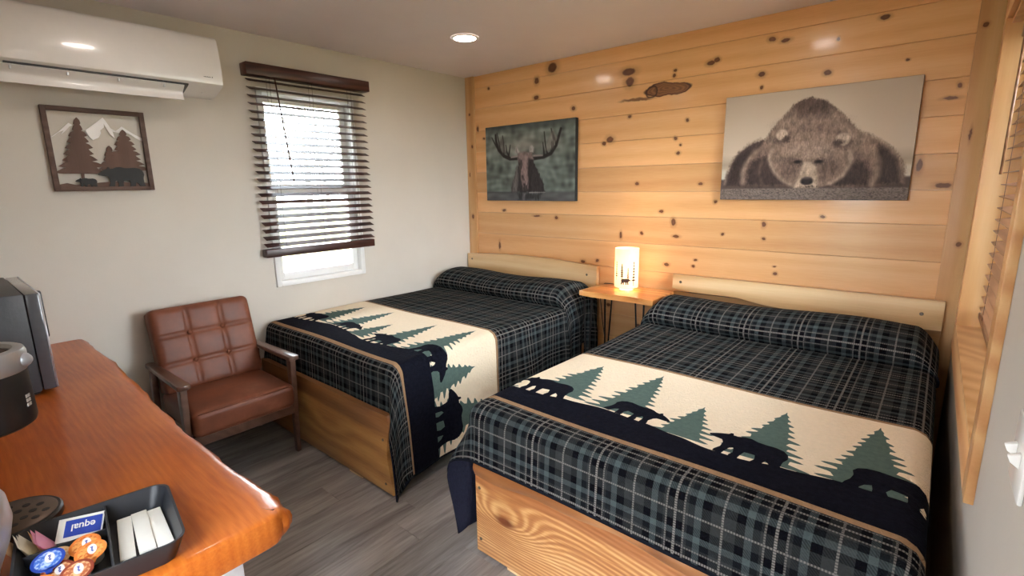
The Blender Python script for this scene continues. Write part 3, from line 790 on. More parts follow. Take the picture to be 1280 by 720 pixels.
slim_tree(A0-.030, .885, .985, .016, 3); slim_tree(A0+.050, .845, 1.0, .017, 4); slim_tree(A0+.010, .87, .96, .009, 5); slim_tree(A0-.075, .88, 1.0, .014, 6); slim_tree(A0+.13, .86, .98, .014, 7); slim_tree(A0-.16, .86, .99, .014, 8)
obj('lamp_shade', mb, [M_shade, M_print], lamp, 40)
t = NT('lit_bulb'); e = t.n('ShaderNodeEmission'); t.put(e.inputs[0], t.ramp(t.noise(t.obj(), 5, 1), [(0, (1, .62, .28)), (1, (1, .66, .32))])); e.inputs[1].default_value = 55; t.t.links.new(e.outputs[0], t.out.inputs[0])
mb = MB(); mb.lathe([(0, .985), (.017, .978), (.026, .960), (.024, .94), (.014, .918), (.012, .902), (0, .902)], (lx, ly, 0), 20); obj('bulb', mb, t.m, lamp)
mb = MB()
cp = smooth_path([(lx-.06, ly+.03), (lx-.10, ly+.09), (lx-.17, ly+.12), (lx-.225, ly+.11)], 6)
mb.tube([(p.x, p.y, .806) for p in cp]+[(1.44, -.10, .79), (1.437, -.10, .70), (1.45, -.08, .5), (1.47, -.06, .3), (1.47, -.03, .25)], .003, 8)
tag(obj('lamp_cord', mb, M_iron), 'thin black lamp cord hanging off the night table beside the left bed', 'cord')

# ------------------------------------------------------------------ armchair
M_leather = None
t = NT('brown_leather'); o = t.obj()
n = t.noise(o, 6, 5, .6); vor = t.n('ShaderNodeTexVoronoi'); t.put(vor.inputs['Vector'], o); vor.inputs['Scale'].default_value = 260
M_leather = t.pbr(t.ramp(n, [(.3, srgb(98, 53, 36)), (.55, srgb(122, 69, 47)), (.75, srgb(144, 90, 66))]), t.ramp(n, [(.3, (.42,)*3), (.8, (.54,)*3)]), 0, t.bump(vor.outputs[0], .08, .001), spec=.38)
M_walnut = wood('dark_walnut_frame', [(.25, srgb(80, 54, 44)), (.6, srgb(104, 74, 60)), (.85, srgb(122, 92, 76))], 'X', rings=14, ringamp=.2, rough=.3, coat=.3)
ch = thing('armchair', 'brown tufted leather armchair with dark wooden arms at the foot of the left bed', 'armchair', (.33, -2.30, 0))
CY0, CY1 = -2.612, -2.036
def soft_box(fn_c, half, nseg=10):
    pass
# seat cushion: rounded box with domed top
def pillowbox(mb, cx, cy, cz, hx, hy, hz, rad, dome, M=None, tuft=None):
    n = 44
    def axis(t, h): return t*h
    faces = []
    def shape(p):
        # p on unit cube -> rounded box
        q = Vector((p[0]*hx, p[1]*hy, p[2]*hz))
        inn = Vector((max(-hx+rad, min(hx-rad, q.x)), max(-hy+rad, min(hy-rad, q.y)), max(-hz+rad, min(hz-rad, q.z))))
        d = q-inn
        if d.length > 1e-9: q = inn+d.normalized()*rad*min(1, max(abs(d.x), abs(d.y), abs(d.z))/rad)
        fx, fy = q.x/hx, q.y/hy
        if dome: q.z += (dome if q.z > 0 else 0)*(1-fx**2)*(1-fy**2)*max(0, q.z/hz)
        if tuft: q = tuft(q, fx, fy, q.z/hz)
        q = Vector((cx, cy, cz))+q if M is None else M @ q
        return q
    before = set(mb.bm.faces)
    bm2 = bmesh.new(); bmesh.ops.create_cube(bm2, size=2); bmesh.ops.subdivide_edges(bm2, edges=bm2.edges, cuts=n, use_grid_fill=True)
    idx = {}
    for v in bm2.verts: idx[v] = mb.bm.verts.new(shape(v.co))
    nf = [mb.bm.faces.new([idx[v] for v in f.verts]) for f in bm2.faces]
    bm2.free(); mb.mark(nf)
mb = MB(); pillowbox(mb, .395, (CY0+CY1)/2, .375, .245, (CY1-CY0)/2-.030, .068, .035, .018)
sc_ = obj('seat_cushion', mb, M_leather, ch, 60)
mb = MB()
def edge_loop(mb, x, z, y0, y1): mb.tube([(x, y0, z), (x, y1, z)], .0035, 6)
edge_loop(mb, .630, .432, CY0+.055, CY1-.055); edge_loop(mb, .636, .322, CY0+.055, CY1-.055)
obj('piping', mb, M_leather, sc_)
# back cushion: reclined, tufted three by three with four buttons
tilt = R(15)
MBK = Matrix.Translation((.150, (CY0+CY1)/2, .655)) @ Matrix.Rotation(-tilt, 4, 'Y') @ Matrix.Rotation(PI/2, 4, 'Y')
# local: x down the back, y across, z toward the sitter
HXB, HYB, HZB = .235, (CY1-CY0)/2-.03, .050
def tuft(q, fx, fy, fz):
    if fz > .2:
        w = 0
        for c in (-1/3, 1/3):
            w = max(w, math.exp(-((fx-c)/.024)**2), math.exp(-((fy-c)/.020)**2))
        px = abs(math.sin((fx+1)*1.5*PI)); py = abs(math.sin((fy+1)*1.5*PI))
        b = 0
        for c in (-1/3, 1/3):
            for d in (-1/3, 1/3): b = max(b, math.exp(-(((fx-c)*HXB)**2+((fy-d)*HYB)**2)/.022**2))
        q.z += (.007*math.sqrt(max(0, px*py))-.006*w-.008*b)*min(1, (fz-.2)/.6)
    return q
mb = MB(); pillowbox(mb, 0, 0, 0, HXB, HYB, HZB, .034, 0, MBK, tuft)
bc = obj('back_cushion', mb, M_leather, ch, 60)
for a in (-1/3, 1/3):
    for b in (-1/3, 1/3):
        mb = MB(); mb.lathe([(0, .007), (.007, .0055), (.0115, .001), (.0115, -.004)], (0, 0, 0), 16)
        mb.xform(MBK @ Matrix.Translation((a*HXB, b*HYB, HZB-.003))); obj('button', mb, M_leather, bc)
mb = MB()
pp = []
for k in range(64):
    an = 2*PI*k/64; c, s = math.cos(an), math.sin(an); e = 5
    pp.append(MBK @ Vector((math.copysign(abs(c)**(2/e), c)*(HXB-.006), math.copysign(abs(s)**(2/e), s)*(HYB-.006), HZB-.020)))
mb.tube(pp+[pp[0]], .004, 6, cap=False); obj('piping', mb, M_leather, bc)
mb = MB(); pillowbox(mb, 0, 0, 0, HXB-.01, HYB-.008, .022, .012, 0, MBK @ Matrix.Translation((0, 0, -HZB-.014))); obj('back_panel', mb, M_leather, ch, 60)
for y0, sgn in ((CY0, -1), (CY1, 1)):
    ya, yb = (y0, y0+.032) if sgn < 0 else (y0-.032, y0)
    yc = (ya+yb)/2
    # armrest: flat, a little wider toward the front, rounded ends
    pts = []
    for k in range(9): a = -PI/2+PI*k/8; pts.append((.622+.016*math.cos(a), .030*math.sin(a)))
    for k in range(9): a = PI/2+PI*k/8; pts.append((.085+.014*math.cos(a), .022*math.sin(a)))
    mb = MB(); mb.prism(pts, lambda a, c, h: (a, yc+c, .572+h+.012*(a-.35)), .026, bevel=.006); obj('armrest', mb, M_walnut, ch)
    mb = MB(); mb.hexa([(.542, ya+.004, 0), (.576, ya+.004, 0), (.576, yb-.004, 0), (.542, yb-.004, 0)], [(.560, ya, .575), (.612, ya, .575), (.612, yb, .575), (.560, yb, .575)], bevel=.005); obj('leg', mb, M_walnut, ch)
    mb = MB(); mb.hexa([(.030, ya+.004, 0), (.064, ya+.004, 0), (.064, yb-.004, 0), (.030, yb-.004, 0)], [(.105, ya, .572), (.150, ya, .572), (.150, yb, .572), (.105, yb, .572)], bevel=.005); obj('leg', mb, M_walnut, ch)
    mb = MB(); mb.hexa([(.08, ya+.006, .235), (.57, ya+.006, .262), (.57, yb-.006, .262), (.08, yb-.006, .235)], [(.08, ya+.006, .285), (.57, ya+.006, .312), (.57, yb-.006, .312), (.08, yb-.006, .285)], bevel=.004); obj('side_rail', mb, M_walnut, ch)
mb = MB(); mb.box(.572, .602, CY0+.028, CY1-.028, .255, .312, bevel=.004); obj('front_rail', mb, M_walnut, ch)
mb = MB(); mb.box(.085, .11, CY0+.028, CY1-.028, .235, .285, bevel=.004); obj('back_rail', mb, M_walnut, ch)
mb = MB(); mb.box(.115, .132, CY0+.028, CY1-.028, .50, .55, bevel=.004, rot=Matrix.Translation((-.062, 0, 0))); obj('back_rail', mb, M_walnut, ch)

# ------------------------------------------------------------------ air conditioner
ac = thing('air_conditioner', 'white split air conditioner high on the left wall with its flap open', 'air conditioner', (0, -2.56, 2.03))
AY0, AY1 = -3.03, -2.085
prof = [(.0, 2.335), (.135, 2.335), (.165, 2.328), (.182, 2.310), (.197, 2.24), (.205, 2.16), (.207, 2.10), (.204, 2.083), (.192, 2.074), (.15, 2.058), (.10, 2.040), (.05, 2.030), (.0, 2.030)]
pr = [Vector((p[0], p[1])) for p in prof]
mb = MB()
nseg = 13
def ac_ring(y, s):
    cx, cz = .10, 2.185
    return [(max(0, cx+(p.x-cx)*(1-(1-s)*.18)) if p.x > 0 else 0, y, cz+(p.y-cz)*s) for p in pr]
rings = []
ys = []
for k in range(7): a = k/6*PI/2; ys.append((AY0+.045*(1-math.sin(a)), 1-.24*(1-math.sin(a))))
for y, s in ys: rings.append([mb.bm.verts.new(p) for p in ac_ring(y, s)])
for y, s in reversed([(AY1-(y-AY0), s) for y, s in ys]): rings.append([mb.bm.verts.new(p) for p in ac_ring(y, s)])
fs = []
for a, b in zip(rings, rings[1:]):
    for k in range(len(pr)-1): fs.append(mb.bm.faces.new((a[k], a[k+1], b[k+1], b[k])))
fs += [mb.bm.faces.new(rings[0]), mb.bm.faces.new(rings[-1][::-1])]
bmesh.ops.recalc_face_normals(mb.bm, faces=fs)
body = obj('body', mb, M_white, ac, 35)
mb = MB()   # dark outlet under the front edge
mb.hexa([(.075, AY0+.08, 2.028), (.188, AY0+.08, 2.0655), (.188, AY1-.165, 2.0655), (.075, AY1-.165, 2.028)], [(.075, AY0+.08, 2.036), (.188, AY0+.08, 2.074), (.188, AY1-.165, 2.074), (.075, AY1-.165, 2.036)])
obj('air_outlet', mb, M_black, ac)
mb = MB()   # open flap: a long thin curved blade swung down below the outlet
fp_ = [(.186, 2.060), (.170, 2.047), (.154, 2.035), (.150, 2.028), (.152, 2.012), (.160, 1.990), (.156, 1.989), (.147, 2.010), (.144, 2.028), (.148, 2.038), (.166, 2.051), (.183, 2.064)]
mb.prism(fp_, lambda a, c, h: (a, AY0+.06+h, c), (AY1-.185)-(AY0+.06), mi=0)
fl = obj('flap', mb, M_white, ac, 40)
for y in (-2.36, -2.55, -2.74, -2.93):
    mb = MB(); mb.box(.172, .184, y-.004, y+.004, 2.042, 2.070, bevel=.002); obj('flap_clip', mb, M_chrome, fl)
mb = MB()
M_ink = plain('grey_ink', (.05, .05, .06), .6)
for k in range(7): mb.box(.2052, .2072, -2.178+k*.0052, -2.1745+k*.0052, 2.113, 2.1162+.0012*(k % 2))
mb.prism([(-2.139, 2.112), (-2.134, 2.1135), (-2.1335, 2.119), (-2.137, 2.1185)], lambda a, c, h: (.2056+h, a, c), .0016)
obj('brand_mark', mb, M_ink, body)
mb = MB(); mb.lathe([(0, 0), (.006, 0), (.006, -.002), (0, -.002)], (.12, AY1-.08, 2.045), 10); obj('indicator', mb, M_chrome, body)

# ------------------------------------------------------------------ cut-out wall art under the air conditioner
M_artwood = wood('weathered_brown_frame', [(.25, srgb(78, 58, 50)), (.6, srgb(104, 82, 72)), (.85, srgb(126, 104, 94))], 'Y', rings=16, ringamp=.2, rough=.7)
M_arttree = wood('brown_cutout_wood', [(.25, srgb(90, 68, 58)), (.6, srgb(108, 83, 72)), (.85, srgb(122, 98, 86))], 'Z', rings=14, ringamp=.2, rough=.75)
M_artwhite = plain('white_painted_wood', srgb(252, 251, 249), .6, var=.01)
M_artblack = plain('black_painted_wood', (.012, .011, .011), .6)
PY0, PY1, PZ0, PZ1 = -2.840, -2.431, 1.524, 1.924
art = thing('framed_wall_art', 'framed wooden cut-out of bears, pines and snowy mountains below the air conditioner', 'wall art', (0, (PY0+PY1)/2, PZ0))
mb = MB()
fw = .021
mb.box(.004, .030, PY0, PY0+fw, PZ0, PZ1, bevel=.002); mb.box(.004, .030, PY1-fw, PY1, PZ0, PZ1, bevel=.002)
mb.box(.004, .030, PY0+fw, PY1-fw, PZ0, PZ0+fw, bevel=.002); mb.box(.004, .030, PY0+fw, PY1-fw, PZ1-fw, PZ1, bevel=.002)
obj('frame', mb, M_artwood, art)
# homography from the photo crop of the frame to the frame's own rectangle
def homog(src):
    dst = [(0, 1), (1, 1), (1, 0), (0, 0)]
    A = []; B = []
    for (x, y), (u, v) in zip(src, dst):
        A += [[x, y, 1, 0, 0, 0, -u*x, -u*y], [0, 0, 0, x, y, 1, -v*x, -v*y]]; B += [u, v]
    h = np.linalg.solve(np.array(A, float), np.array(B, float))
    return lambda p: ((h[0]*p[0]+h[1]*p[1]+h[2])/(h[6]*p[0]+h[7]*p[1]+1), (h[3]*p[0]+h[4]*p[1]+h[5])/(h[6]*p[0]+h[7]*p[1]+1))
HA = homog([(45, 62), (762, 122), (848, 650), (165, 660)])
def A2(p): u, v = HA(p); return (PY0+u*(PY1-PY0), PZ0+v*(PZ1-PZ0))
def cut(pts, x, d, m, name):
    mb = MB(); mb.prism([A2(p) for p in pts], lambda a, c, h: (x+h, a, c), d); return obj(name, mb, m, art, 30)
cut([(128,292),(185,250),(235,205),(255,188),(285,205),(262,214),(240,240),(205,268),(222,240),(190,252),(160,275)], .006, .006, M_artwhite, 'snow_cap')
cut([(372,240),(420,205),(490,152),(512,178),(545,225),(580,245),(622,215),(660,240),(700,265),(768,300),(770,318),(720,295),(690,275),(665,262),(640,250),(600,258),(560,250),(575,295),(545,270),(520,232),(497,195),(500,220),(475,240),(480,262),(465,290),(425,308),(400,285)], .006, .006, M_artwhite, 'snow_cap')
def art_tree(apex, base_y, w, n, seed, x, trunk=None):
    rr = random.Random(seed); L = []; Rt = []
    for k in range(1, n+1):
        f = (k/n)**.9; y = apex[1]+(base_y-apex[1])*k/n
        for s, lst in ((-1, L), (1, Rt)):
            ww = w*f*rr.uniform(.78, 1.08)
            lst.append((apex[0]+s*ww*.74, y-(base_y-apex[1])/n*.55)); lst.append((apex[0]+s*ww, y)); lst.append((apex[0]+s*ww*.80, y+6)); lst.append((apex[0]+s*ww*.66, y+8))
    pts = [apex]+Rt
    if trunk: pts += [(apex[0]+w*.12, base_y+8), (apex[0]+w*.12, trunk), (apex[0]-w*.0, trunk), (apex[0]-w*.0, base_y+8)]
    pts += L[::-1]
    return pts
def drift(pts, dx): # trees lean with the photo's perspective: shear back
    ay = pts[0][1]; return [(x+(y-ay)*dx, y) for x, y in pts]
cut(drift(art_tree((308, 150), 530, 172, 9, 2, 0, 585), .10), .009, .006, M_arttree, 'pine_cutout')
cut(drift(art_tree((625, 235), 510, 165, 8, 5, 0), .13), .009, .006, M_arttree, 'pine_cutout')
cut(drift(art_tree((535, 345), 510, 92, 5, 6, 0), .10), .0075, .006, M_arttree, 'pine_cutout')
cut([(185, 615), (250, 603), (310, 615), (400, 612), (470, 600), (560, 590), (640, 595), (720, 600), (780, 598), (822, 605), (826, 640), (190, 640)], .008, .006, M_arttree, 'ground_cutout')
def art_bear(x0, x1, ytop, ybot, flip):
    hh = ybot-ytop; o_ = []
    for a, b in BEAR:
        aa = 1-a if flip else a; f = b/.615
        o_.append((x0+(x1-x0)*aa+(1-f)*hh*.10, ybot-max(0, f)*hh+ (aa-.5)*4))
    return o_
cut(art_bear(455, 770, 492, 634, True), .016, .007, M_artblack, 'bear_cutout')
cut(art_bear(302, 452, 568, 634, True), .016, .007, M_artblack, 'cub_cutout')

# ------------------------------------------------------------------ the two canvases
class Paint:
    def __init__(s, w, h, aspect):
        s.w, s.h = w, h; s.asp = aspect
        s.X, s.Y = np.meshgrid((np.arange(w)+.5)/w*aspect, (np.arange(h)+.5)/h); s.rng = np.random.default_rng(5)
        s.img = np.zeros((h, w, 3))
    def nz(s, kx, ky):
        def sm(a, k, ax):
            if k < 1: return a
            ker = np.hanning(2*k+3)[1:-1]; ker /= ker.sum()
            return np.apply_along_axis(lambda r: np.convolve(np.pad(r, k, mode='wrap'), ker, 'valid'), ax, a)
        a = s.rng.standard_normal((s.h, s.w)); a = sm(sm(a, kx, 1), ky, 0)
        return a/a.std()
    def sd_poly(s, pts):
        P = np.array(pts); d = np.full(s.X.shape, 1e9); ins = np.zeros(s.X.shape, bool)
        for (ax, ay), (bx, by) in zip(P, np.roll(P, -1, 0)):
            ex, ey = bx-ax, by-ay; wx, wy = s.X-ax, s.Y-ay
            t = np.clip((wx*ex+wy*ey)/(ex*ex+ey*ey+1e-12), 0, 1); d = np.minimum(d, (wx-ex*t)**2+(wy-ey*t)**2)
            c = ((ay > s.Y) != (by > s.Y)) & (s.X < (bx-ax)*(s.Y-ay)/(by-ay+1e-12)+ax); ins ^= c
        d = np.sqrt(d); return np.where(ins, -d, d)
    def sd_ell(s, c, rx, ry, rot=0.):
        x, y = s.X-c[0], s.Y-c[1]; cr, sr = math.cos(rot), math.sin(rot); x, y = x*cr+y*sr, -x*sr+y*cr
        k = np.sqrt((x/rx)**2+(y/ry)**2); return (k-1)*min(rx, ry)
    def over(s, m, col):
        col = np.asarray(col, float)
        if col.ndim == 1: col = col[None, None, :]
        s.img = s.img*(1-m[..., None])+col*m[..., None]
    def soft(s, sd, w): return np.clip(.5-sd/w, 0, 1)
def g2l(v): return np.asarray(v)
def canvas(name, label, x0, x1, z0, z1, P, edge):
    t_ = thing(name, label, 'picture', ((x0+x1)/2, 0, z0))
    mb = MB(); mb.box(x0, x1, -.038, -.002, z0, z1, bevel=.002); obj('stretcher_wrap', mb, edge, t_)
    h, w = P.img.shape[:2]
    lin = np.where(P.img <= .04045, P.img/12.92, ((np.clip(P.img, 0, 1)+.055)/1.055)**2.4)
    vx = np.linspace(x0+.0015, x1-.0015, w); vz = np.linspace(z1-.0015, z0+.0015, h)
    XX, ZZ = np.meshgrid(vx, vz)
    base = MW[t_.name].translation
    co_ = np.stack([XX-base.x, np.full_like(XX, -.0388), ZZ-base.z], -1).reshape(-1, 3)
    ii = np.arange(h*w).reshape(h, w)
    q = np.stack([ii[:-1, :-1], ii[1:, :-1], ii[1:, 1:], ii[:-1, 1:]], -1).reshape(-1, 4)
    me = bpy.data.meshes.new('print'); me.from_pydata(co_.tolist(), [], q.tolist())
    at = me.color_attributes.new('ink', 'FLOAT_COLOR', 'POINT')
    at.data.foreach_set('color', np.concatenate([lin.reshape(-1, 3), np.ones((h*w, 1))], 1).astype(np.float32).ravel())
    tt = NT(name+'_ink'); c = tt.attr('ink', 'Color'); weave = tt.noise(tt.obj(), 700, 1)
    me.materials.append(tt.pbr(c, .55, 0, tt.bump(weave, .06, .001), spec=.3))
    o = bpy.data.objects.new('print', me); COL.objects.link(o); o.parent = t_; MW[o.name] = MW[t_.name]
    return t_

# sleeping brown bear
Pb = Paint(330, 220, 1.5); HB = homog([(70, 175), (1060, 45), (975, 685), (45, 680)])
def b(p): u, v = HB(p); return (u*1.5, 1-v)
def bp(l): return [b(p) for p in l]
Y = Pb.Y; X = Pb.X
skyt = np.array([.745, .675, .60]); skym = np.array([.805, .735, .66]); skyb = np.array([.62, .555, .48])
f = np.clip(Y/.55, 0, 1)[..., None]; Pb.img = skyt*(1-f)+skym*f
fb_ = np.clip(1-np.abs(Y-.655)/.10, 0, 1)[..., None]*.75; Pb.img = Pb.img*(1-fb_)+skyb*fb_
Pb.over(np.clip((Y-.69)/.03, 0, 1), (.80, .77, .71))
Pb.over(np.clip((Y-.79)/.02, 0, 1), (.33, .275, .26))
fur = Pb.nz(0, 3); fur2 = Pb.nz(4, 8); fur3 = Pb.nz(1, 1)
def furcol(c, a=.07, b2=.06): return np.clip(np.array(c)[None, None, :]*(1+a*fur[..., None]+b2*fur2[..., None]+.03*fur3[..., None]), 0, 1)
wob = .0022*fur3+.0022*fur
def fp(pts, c, s=.02, k=1., a=.07): Pb.over(Pb.soft(Pb.sd_poly(bp(pts))+wob, s)*k, furcol(c, a))
def fe(p, rx, ry, c, s=.02, k=1., rot=0., a=.07): Pb.over(Pb.soft(Pb.sd_ell(b(p), rx, ry, rot)+wob, s)*k, furcol(c, a))
def fs(pts, w, c, s=.02, k=1.):
    pts = bp(pts); best = np.full(X.shape, 9.)
    for (ax, ay), (bx, by) in zip(pts, pts[1:]):
        ex, ey = bx-ax, by-ay; t = np.clip(((X-ax)*ex+(Y-ay)*ey)/(ex*ex+ey*ey+1e-9), 0, 1); best = np.minimum(best, np.hypot(X-ax-ex*t, Y-ay-ey*t)-w)
    Pb.over(Pb.soft(best+wob, s)*k, furcol(c))
DK = (.235, .185, .178); MD = (.43, .355, .32); LT = (.60, .52, .46); HL = (.70, .62, .55)
# far hind body, right
fp([(640,300),(700,315),(780,355),(850,385),(905,425),(945,480),(962,540),(958,600),(700,620),(600,620)], (.50, .42, .375))
fp([(830,400),(880,425),(925,480),(945,540),(940,606),(790,608),(800,480)], DK, .05, .95)
fs([(760,345),(840,385),(900,425),(942,480),(960,535)], .010, LT, .03, .8); fe((945, 535), .018, .045, LT, .03, .7)
# hind, left
fp([(260,380),(200,400),(135,445),(95,510),(72,570),(65,612),(250,620)], (.27, .215, .205)); fs([(240,378),(185,405),(135,445),(98,500),(75,565),(68,605)], .008, LT, .03, .8)
fp([(120,470),(200,420),(180,520),(110,600),(90,600)], (.20, .155, .15), .05, .7)
# hump and shoulders
fp([(490,168),(445,178),(405,205),(365,250),(325,295),(290,340),(255,395),(215,440),(175,490),(150,545),(150,600),(165,614),(800,612),(826,545),(822,480),(795,415),(745,360),(700,300),(655,255),(610,215),(560,180)], (.47, .39, .35), .02)
body_m = Pb.soft(Pb.sd_poly(bp([(490,172),(445,182),(405,209),(365,254),(325,299),(290,344),(700,304),(655,259),(610,219),(560,184)][:6]+[(700,304),(655,259),(610,219),(560,184)]))+wob, .02)
Pb.over(body_m*Pb.soft(Pb.sd_ell(b((490, 212)), .165, .085)+wob, .12)*.85, furcol((.29, .23, .215)))
fp([(400,240),(340,300),(285,375),(300,400),(370,330),(440,290)], LT, .10, .65)
fp([(590,235),(680,310),(760,370),(805,440),(770,450),(700,390),(610,310)], LT, .10, .65)
fe((480, 300), .20, .06, (.53, .445, .40), .10, .7)
# forelegs: dark inside, lighter rims
fp([(185,500),(240,470),(300,470),(320,560),(400,614),(170,614)], DK, .05, .95)
fs([(215,440),(170,500),(150,555),(152,600)], .014, LT, .04, .75); fs([(250,470),(235,540),(250,600)], .010, (.42, .35, .32), .04, .6)
fp([(690,490),(760,490),(790,540),(780,612),(560,614),(640,575)], DK, .05, .95)
fs([(795,420),(824,490),(822,560),(795,606)], .018, LT, .045, .85); fs([(690,400),(770,420),(805,470)], .03, (.56, .475, .425), .06, .6)
# head
fp([(330,385),(400,345),(480,328),(580,338),(650,370),(690,440),(690,500),(650,560),(590,602),(540,618),(420,620),(350,585),(300,530),(278,475),(290,425)], (.53, .445, .395), .02)
fs([(300,430),(283,480),(305,535),(350,585),(400,612)], .012, HL, .035, .8); fs([(690,440),(688,500),(650,558),(590,600)], .012, HL, .035, .8)
fs([(400,350),(480,332),(580,342)], .012, (.40, .33, .30), .04, .6)
for e, rx in (((345, 358), .050), ((648, 378), .056)):
    fe((e[0], e[1]+14), rx*1.12, rx*1.05, (.33, .265, .245), .05, .8); fe(e, rx, rx, (.72, .635, .565), .015)
    fe((e[0]+(22 if e[0] < 400 else -22), e[1]+20), rx*.66, rx*.6, (.28, .22, .205), .025, .9)
fp([(370,420),(430,395),(540,395),(610,420),(600,470),(540,480),(430,478),(370,470)], (.62, .53, .475), .07, .6)
fe((380, 520), .085, .10, (.37, .30, .27), .08, .75); fe((580, 520), .085, .10, (.37, .30, .27), .08, .75)
fe((400, 570), .05, .05, (.47, .39, .35), .06, .5)
fp([(448,492),(512,490),(524,545),(530,600),(526,624),(404,624),(418,580),(436,540)], (.70, .615, .54), .025, 1., .03)
fs([(440,500),(430,560),(404,610)], .008, (.40, .33, .30), .03, .6); fs([(520,500),(530,560),(532,610)], .008, (.40, .33, .30), .03, .6)
for e in ((424, 492), (530, 490)):
    fe(e, .042, .026, (.30, .235, .22), .03, .8); Pb.over(Pb.soft(Pb.sd_ell(b(e), .026, .013), .014), (.08, .055, .055))
Pb.over(Pb.soft(Pb.sd_ell(b((471, 588)), .050, .036), .015), (.16, .12, .125)); Pb.over(Pb.soft(Pb.sd_ell(b((471, 572)), .036, .012), .015)*.6, (.42, .37, .36))
for e in ((452, 594), (490, 594)): Pb.over(Pb.soft(Pb.sd_ell(b(e), .012, .010), .01)*.8, (.06, .045, .05))
fe((470, 616), .05, .005, (.20, .155, .145), .01, .8)
# gravel foreground
gr = Pb.nz(2, 1); gr2 = Pb.nz(1, 0)
m_ = np.clip((Y-.885)/.012, 0, 1); Pb.over(m_, np.clip(np.array([.46, .41, .385])[None, None, :]*(1+.10*gr[..., None]+.07*gr2[..., None]), 0, 1))
Pb.over(m_*np.clip((gr-1.5)*2, 0, .7), (.20, .165, .16))
M_canvas = plain('canvas_edge', srgb(120, 104, 90), .8)
canvas('bear_picture', 'large canvas print of a brown bear lying down, above the right bed', 2.236, 3.160, 1.412, 2.012, Pb, M_canvas)

# moose in the water
Pm = Paint(240, 160, 1.5); HM = homog([(50, 120), (735, 40), (725, 668), (62, 660)])
def mq(p): u, v = HM(p); return (u*1.5, 1-v)
def mp(l): return [mq(p) for p in l]
Y = Pm.Y; X = Pm.X
a1 = Pm.nz(9, 12); a2 = Pm.nz(25, 6); a3 = Pm.nz(1, 5)
Pm.img = np.clip(np.array([.33, .36, .345])[None, None, :]*(1+.10*a1[..., None]+.08*a2[..., None]), 0, 1)
Pm.over(np.clip(1-np.abs(Y-.28)/.22, 0, 1)*.6*(np.clip(1-np.abs(X-.7)/.75, 0, 1)), np.clip(np.array([.45, .425, .395])[None, None, :]*(1+.08*a2[..., None]), 0, 1))
Pm.over(np.clip((.12-Y)/.12, 0, 1)*.7, (.17, .185, .185))
Pm.over(np.clip((Y-.86)/.03, 0, 1)*.85, np.clip(np.array([.27, .275, .285])[None, None, :]*(1+.06*a2[..., None]), 0, 1))
w2 = .006*a3
def mo(pts, c, s=.02, k=1.): Pm.over(Pm.soft(Pm.sd_poly(mp(pts))+w2, s)*k, np.clip(np.array(c)[None, None, :]*(1+.09*a3[..., None]), 0, 1))
def stroke(pts, w0, w1, c, k=1.):
    pts = mp(pts); n = len(pts); best = np.full(X.shape, 9.)
    for i in range(n-1):
        (ax, ay), (bx, by) = pts[i], pts[i+1]; ex, ey = bx-ax, by-ay
        t = np.clip(((X-ax)*ex+(Y-ay)*ey)/(ex*ex+ey*ey+1e-9), 0, 1); ww = w0+(w1-w0)*((i+t)/(n-1))
        best = np.minimum(best, np.hypot(X-ax-ex*t, Y-ay-ey*t)-ww)
    Pm.over(Pm.soft(best, .014)*k, np.array(c))
dk = (.115, .10, .10); md = (.33, .295, .29)
# body and neck
mo([(300,380),(275,450),(255,530),(245,600),(500,600),(480,520),(440,430),(405,370)], (.165, .15, .155))
mo([(290,400),(262,500),(250,598),(290,598),(300,480)], (.36, .345, .345), .03, .8)
# antlers
for L_ in ([(290,345),(235,350),(190,330),(150,285),(132,225),(128,175)], [(420,345),(490,335),(545,310),(585,250),(605,180),(622,125)]): stroke(L_, .026, .016, dk)
for L_ in ([(235,350),(212,300),(205,250)], [(225,340),(232,290),(238,250)], [(150,285),(120,235),(100,195)], [(190,330),(190,260),(180,180)], [(165,300),(155,240),(138,160)], [(495,335),(490,280),(485,230)], [(545,310),(552,265),(550,225)], [(520,320),(505,260),(495,150)], [(560,290),(565,210),(548,125)], [(585,250),(572,190),(560,150)]): stroke(L_, .013, .006, dk)
mo([(500,280),(540,170),(560,130),(580,165),(595,200),(560,270),(520,300)], (.44, .42, .40), .03, .55); mo([(150,240),(175,190),(190,240),(205,310),(180,310)], (.30, .28, .275), .03, .6)
stroke([(290,332),(245,340)], .014, .010, (.45, .42, .41)); stroke([(415,328),(480,325)], .014, .010, (.45, .42, .41))
# ears and head
mo([(272,310),(275,265),(290,258),(315,310)], (.50, .475, .465)); mo([(380,305),(385,260),(400,245),(418,262),(412,305)], (.52, .50, .49))
mo([(300,300),(400,300),(415,350),(400,430),(385,500),(375,580),(335,585),(318,500),(305,420),(292,350)], (.40, .345, .34))
mo([(375,345),(412,360),(405,450),(392,520),(400,595),(370,590),(372,480),(368,400)], (.13, .115, .12), .03, .9)
mo([(302,345),(330,360),(325,420),(318,480),(300,420)], (.20, .175, .175), .03, .8)
mo([(330,330),(372,330),(365,440),(360,520),(335,520),(335,420)], (.50, .43, .42), .04, .6)
mo([(325,470),(345,480),(350,520),(330,510)], (.16, .14, .14), .02, .7); mo([(335,540),(372,540),(370,585),(340,585)], (.17, .15, .155), .02, .8)
mo([(295,605),(480,605),(450,650),(390,655),(330,660),(300,655)], (.13, .125, .135), .05, .75); mo([(330,605),(355,605),(345,660),(328,660)], (.42, .41, .42), .02, .6)
stroke([(70,600),(250,602)], .004, .003, (.20, .205, .21)); stroke([(380,602),(500,600)], .006, .003, (.52, .51, .51))
Pm.img = np.clip(Pm.img*1.22, 0, 1)
M_canvas2 = plain('dark_canvas_edge', srgb(40, 42, 44), .8)
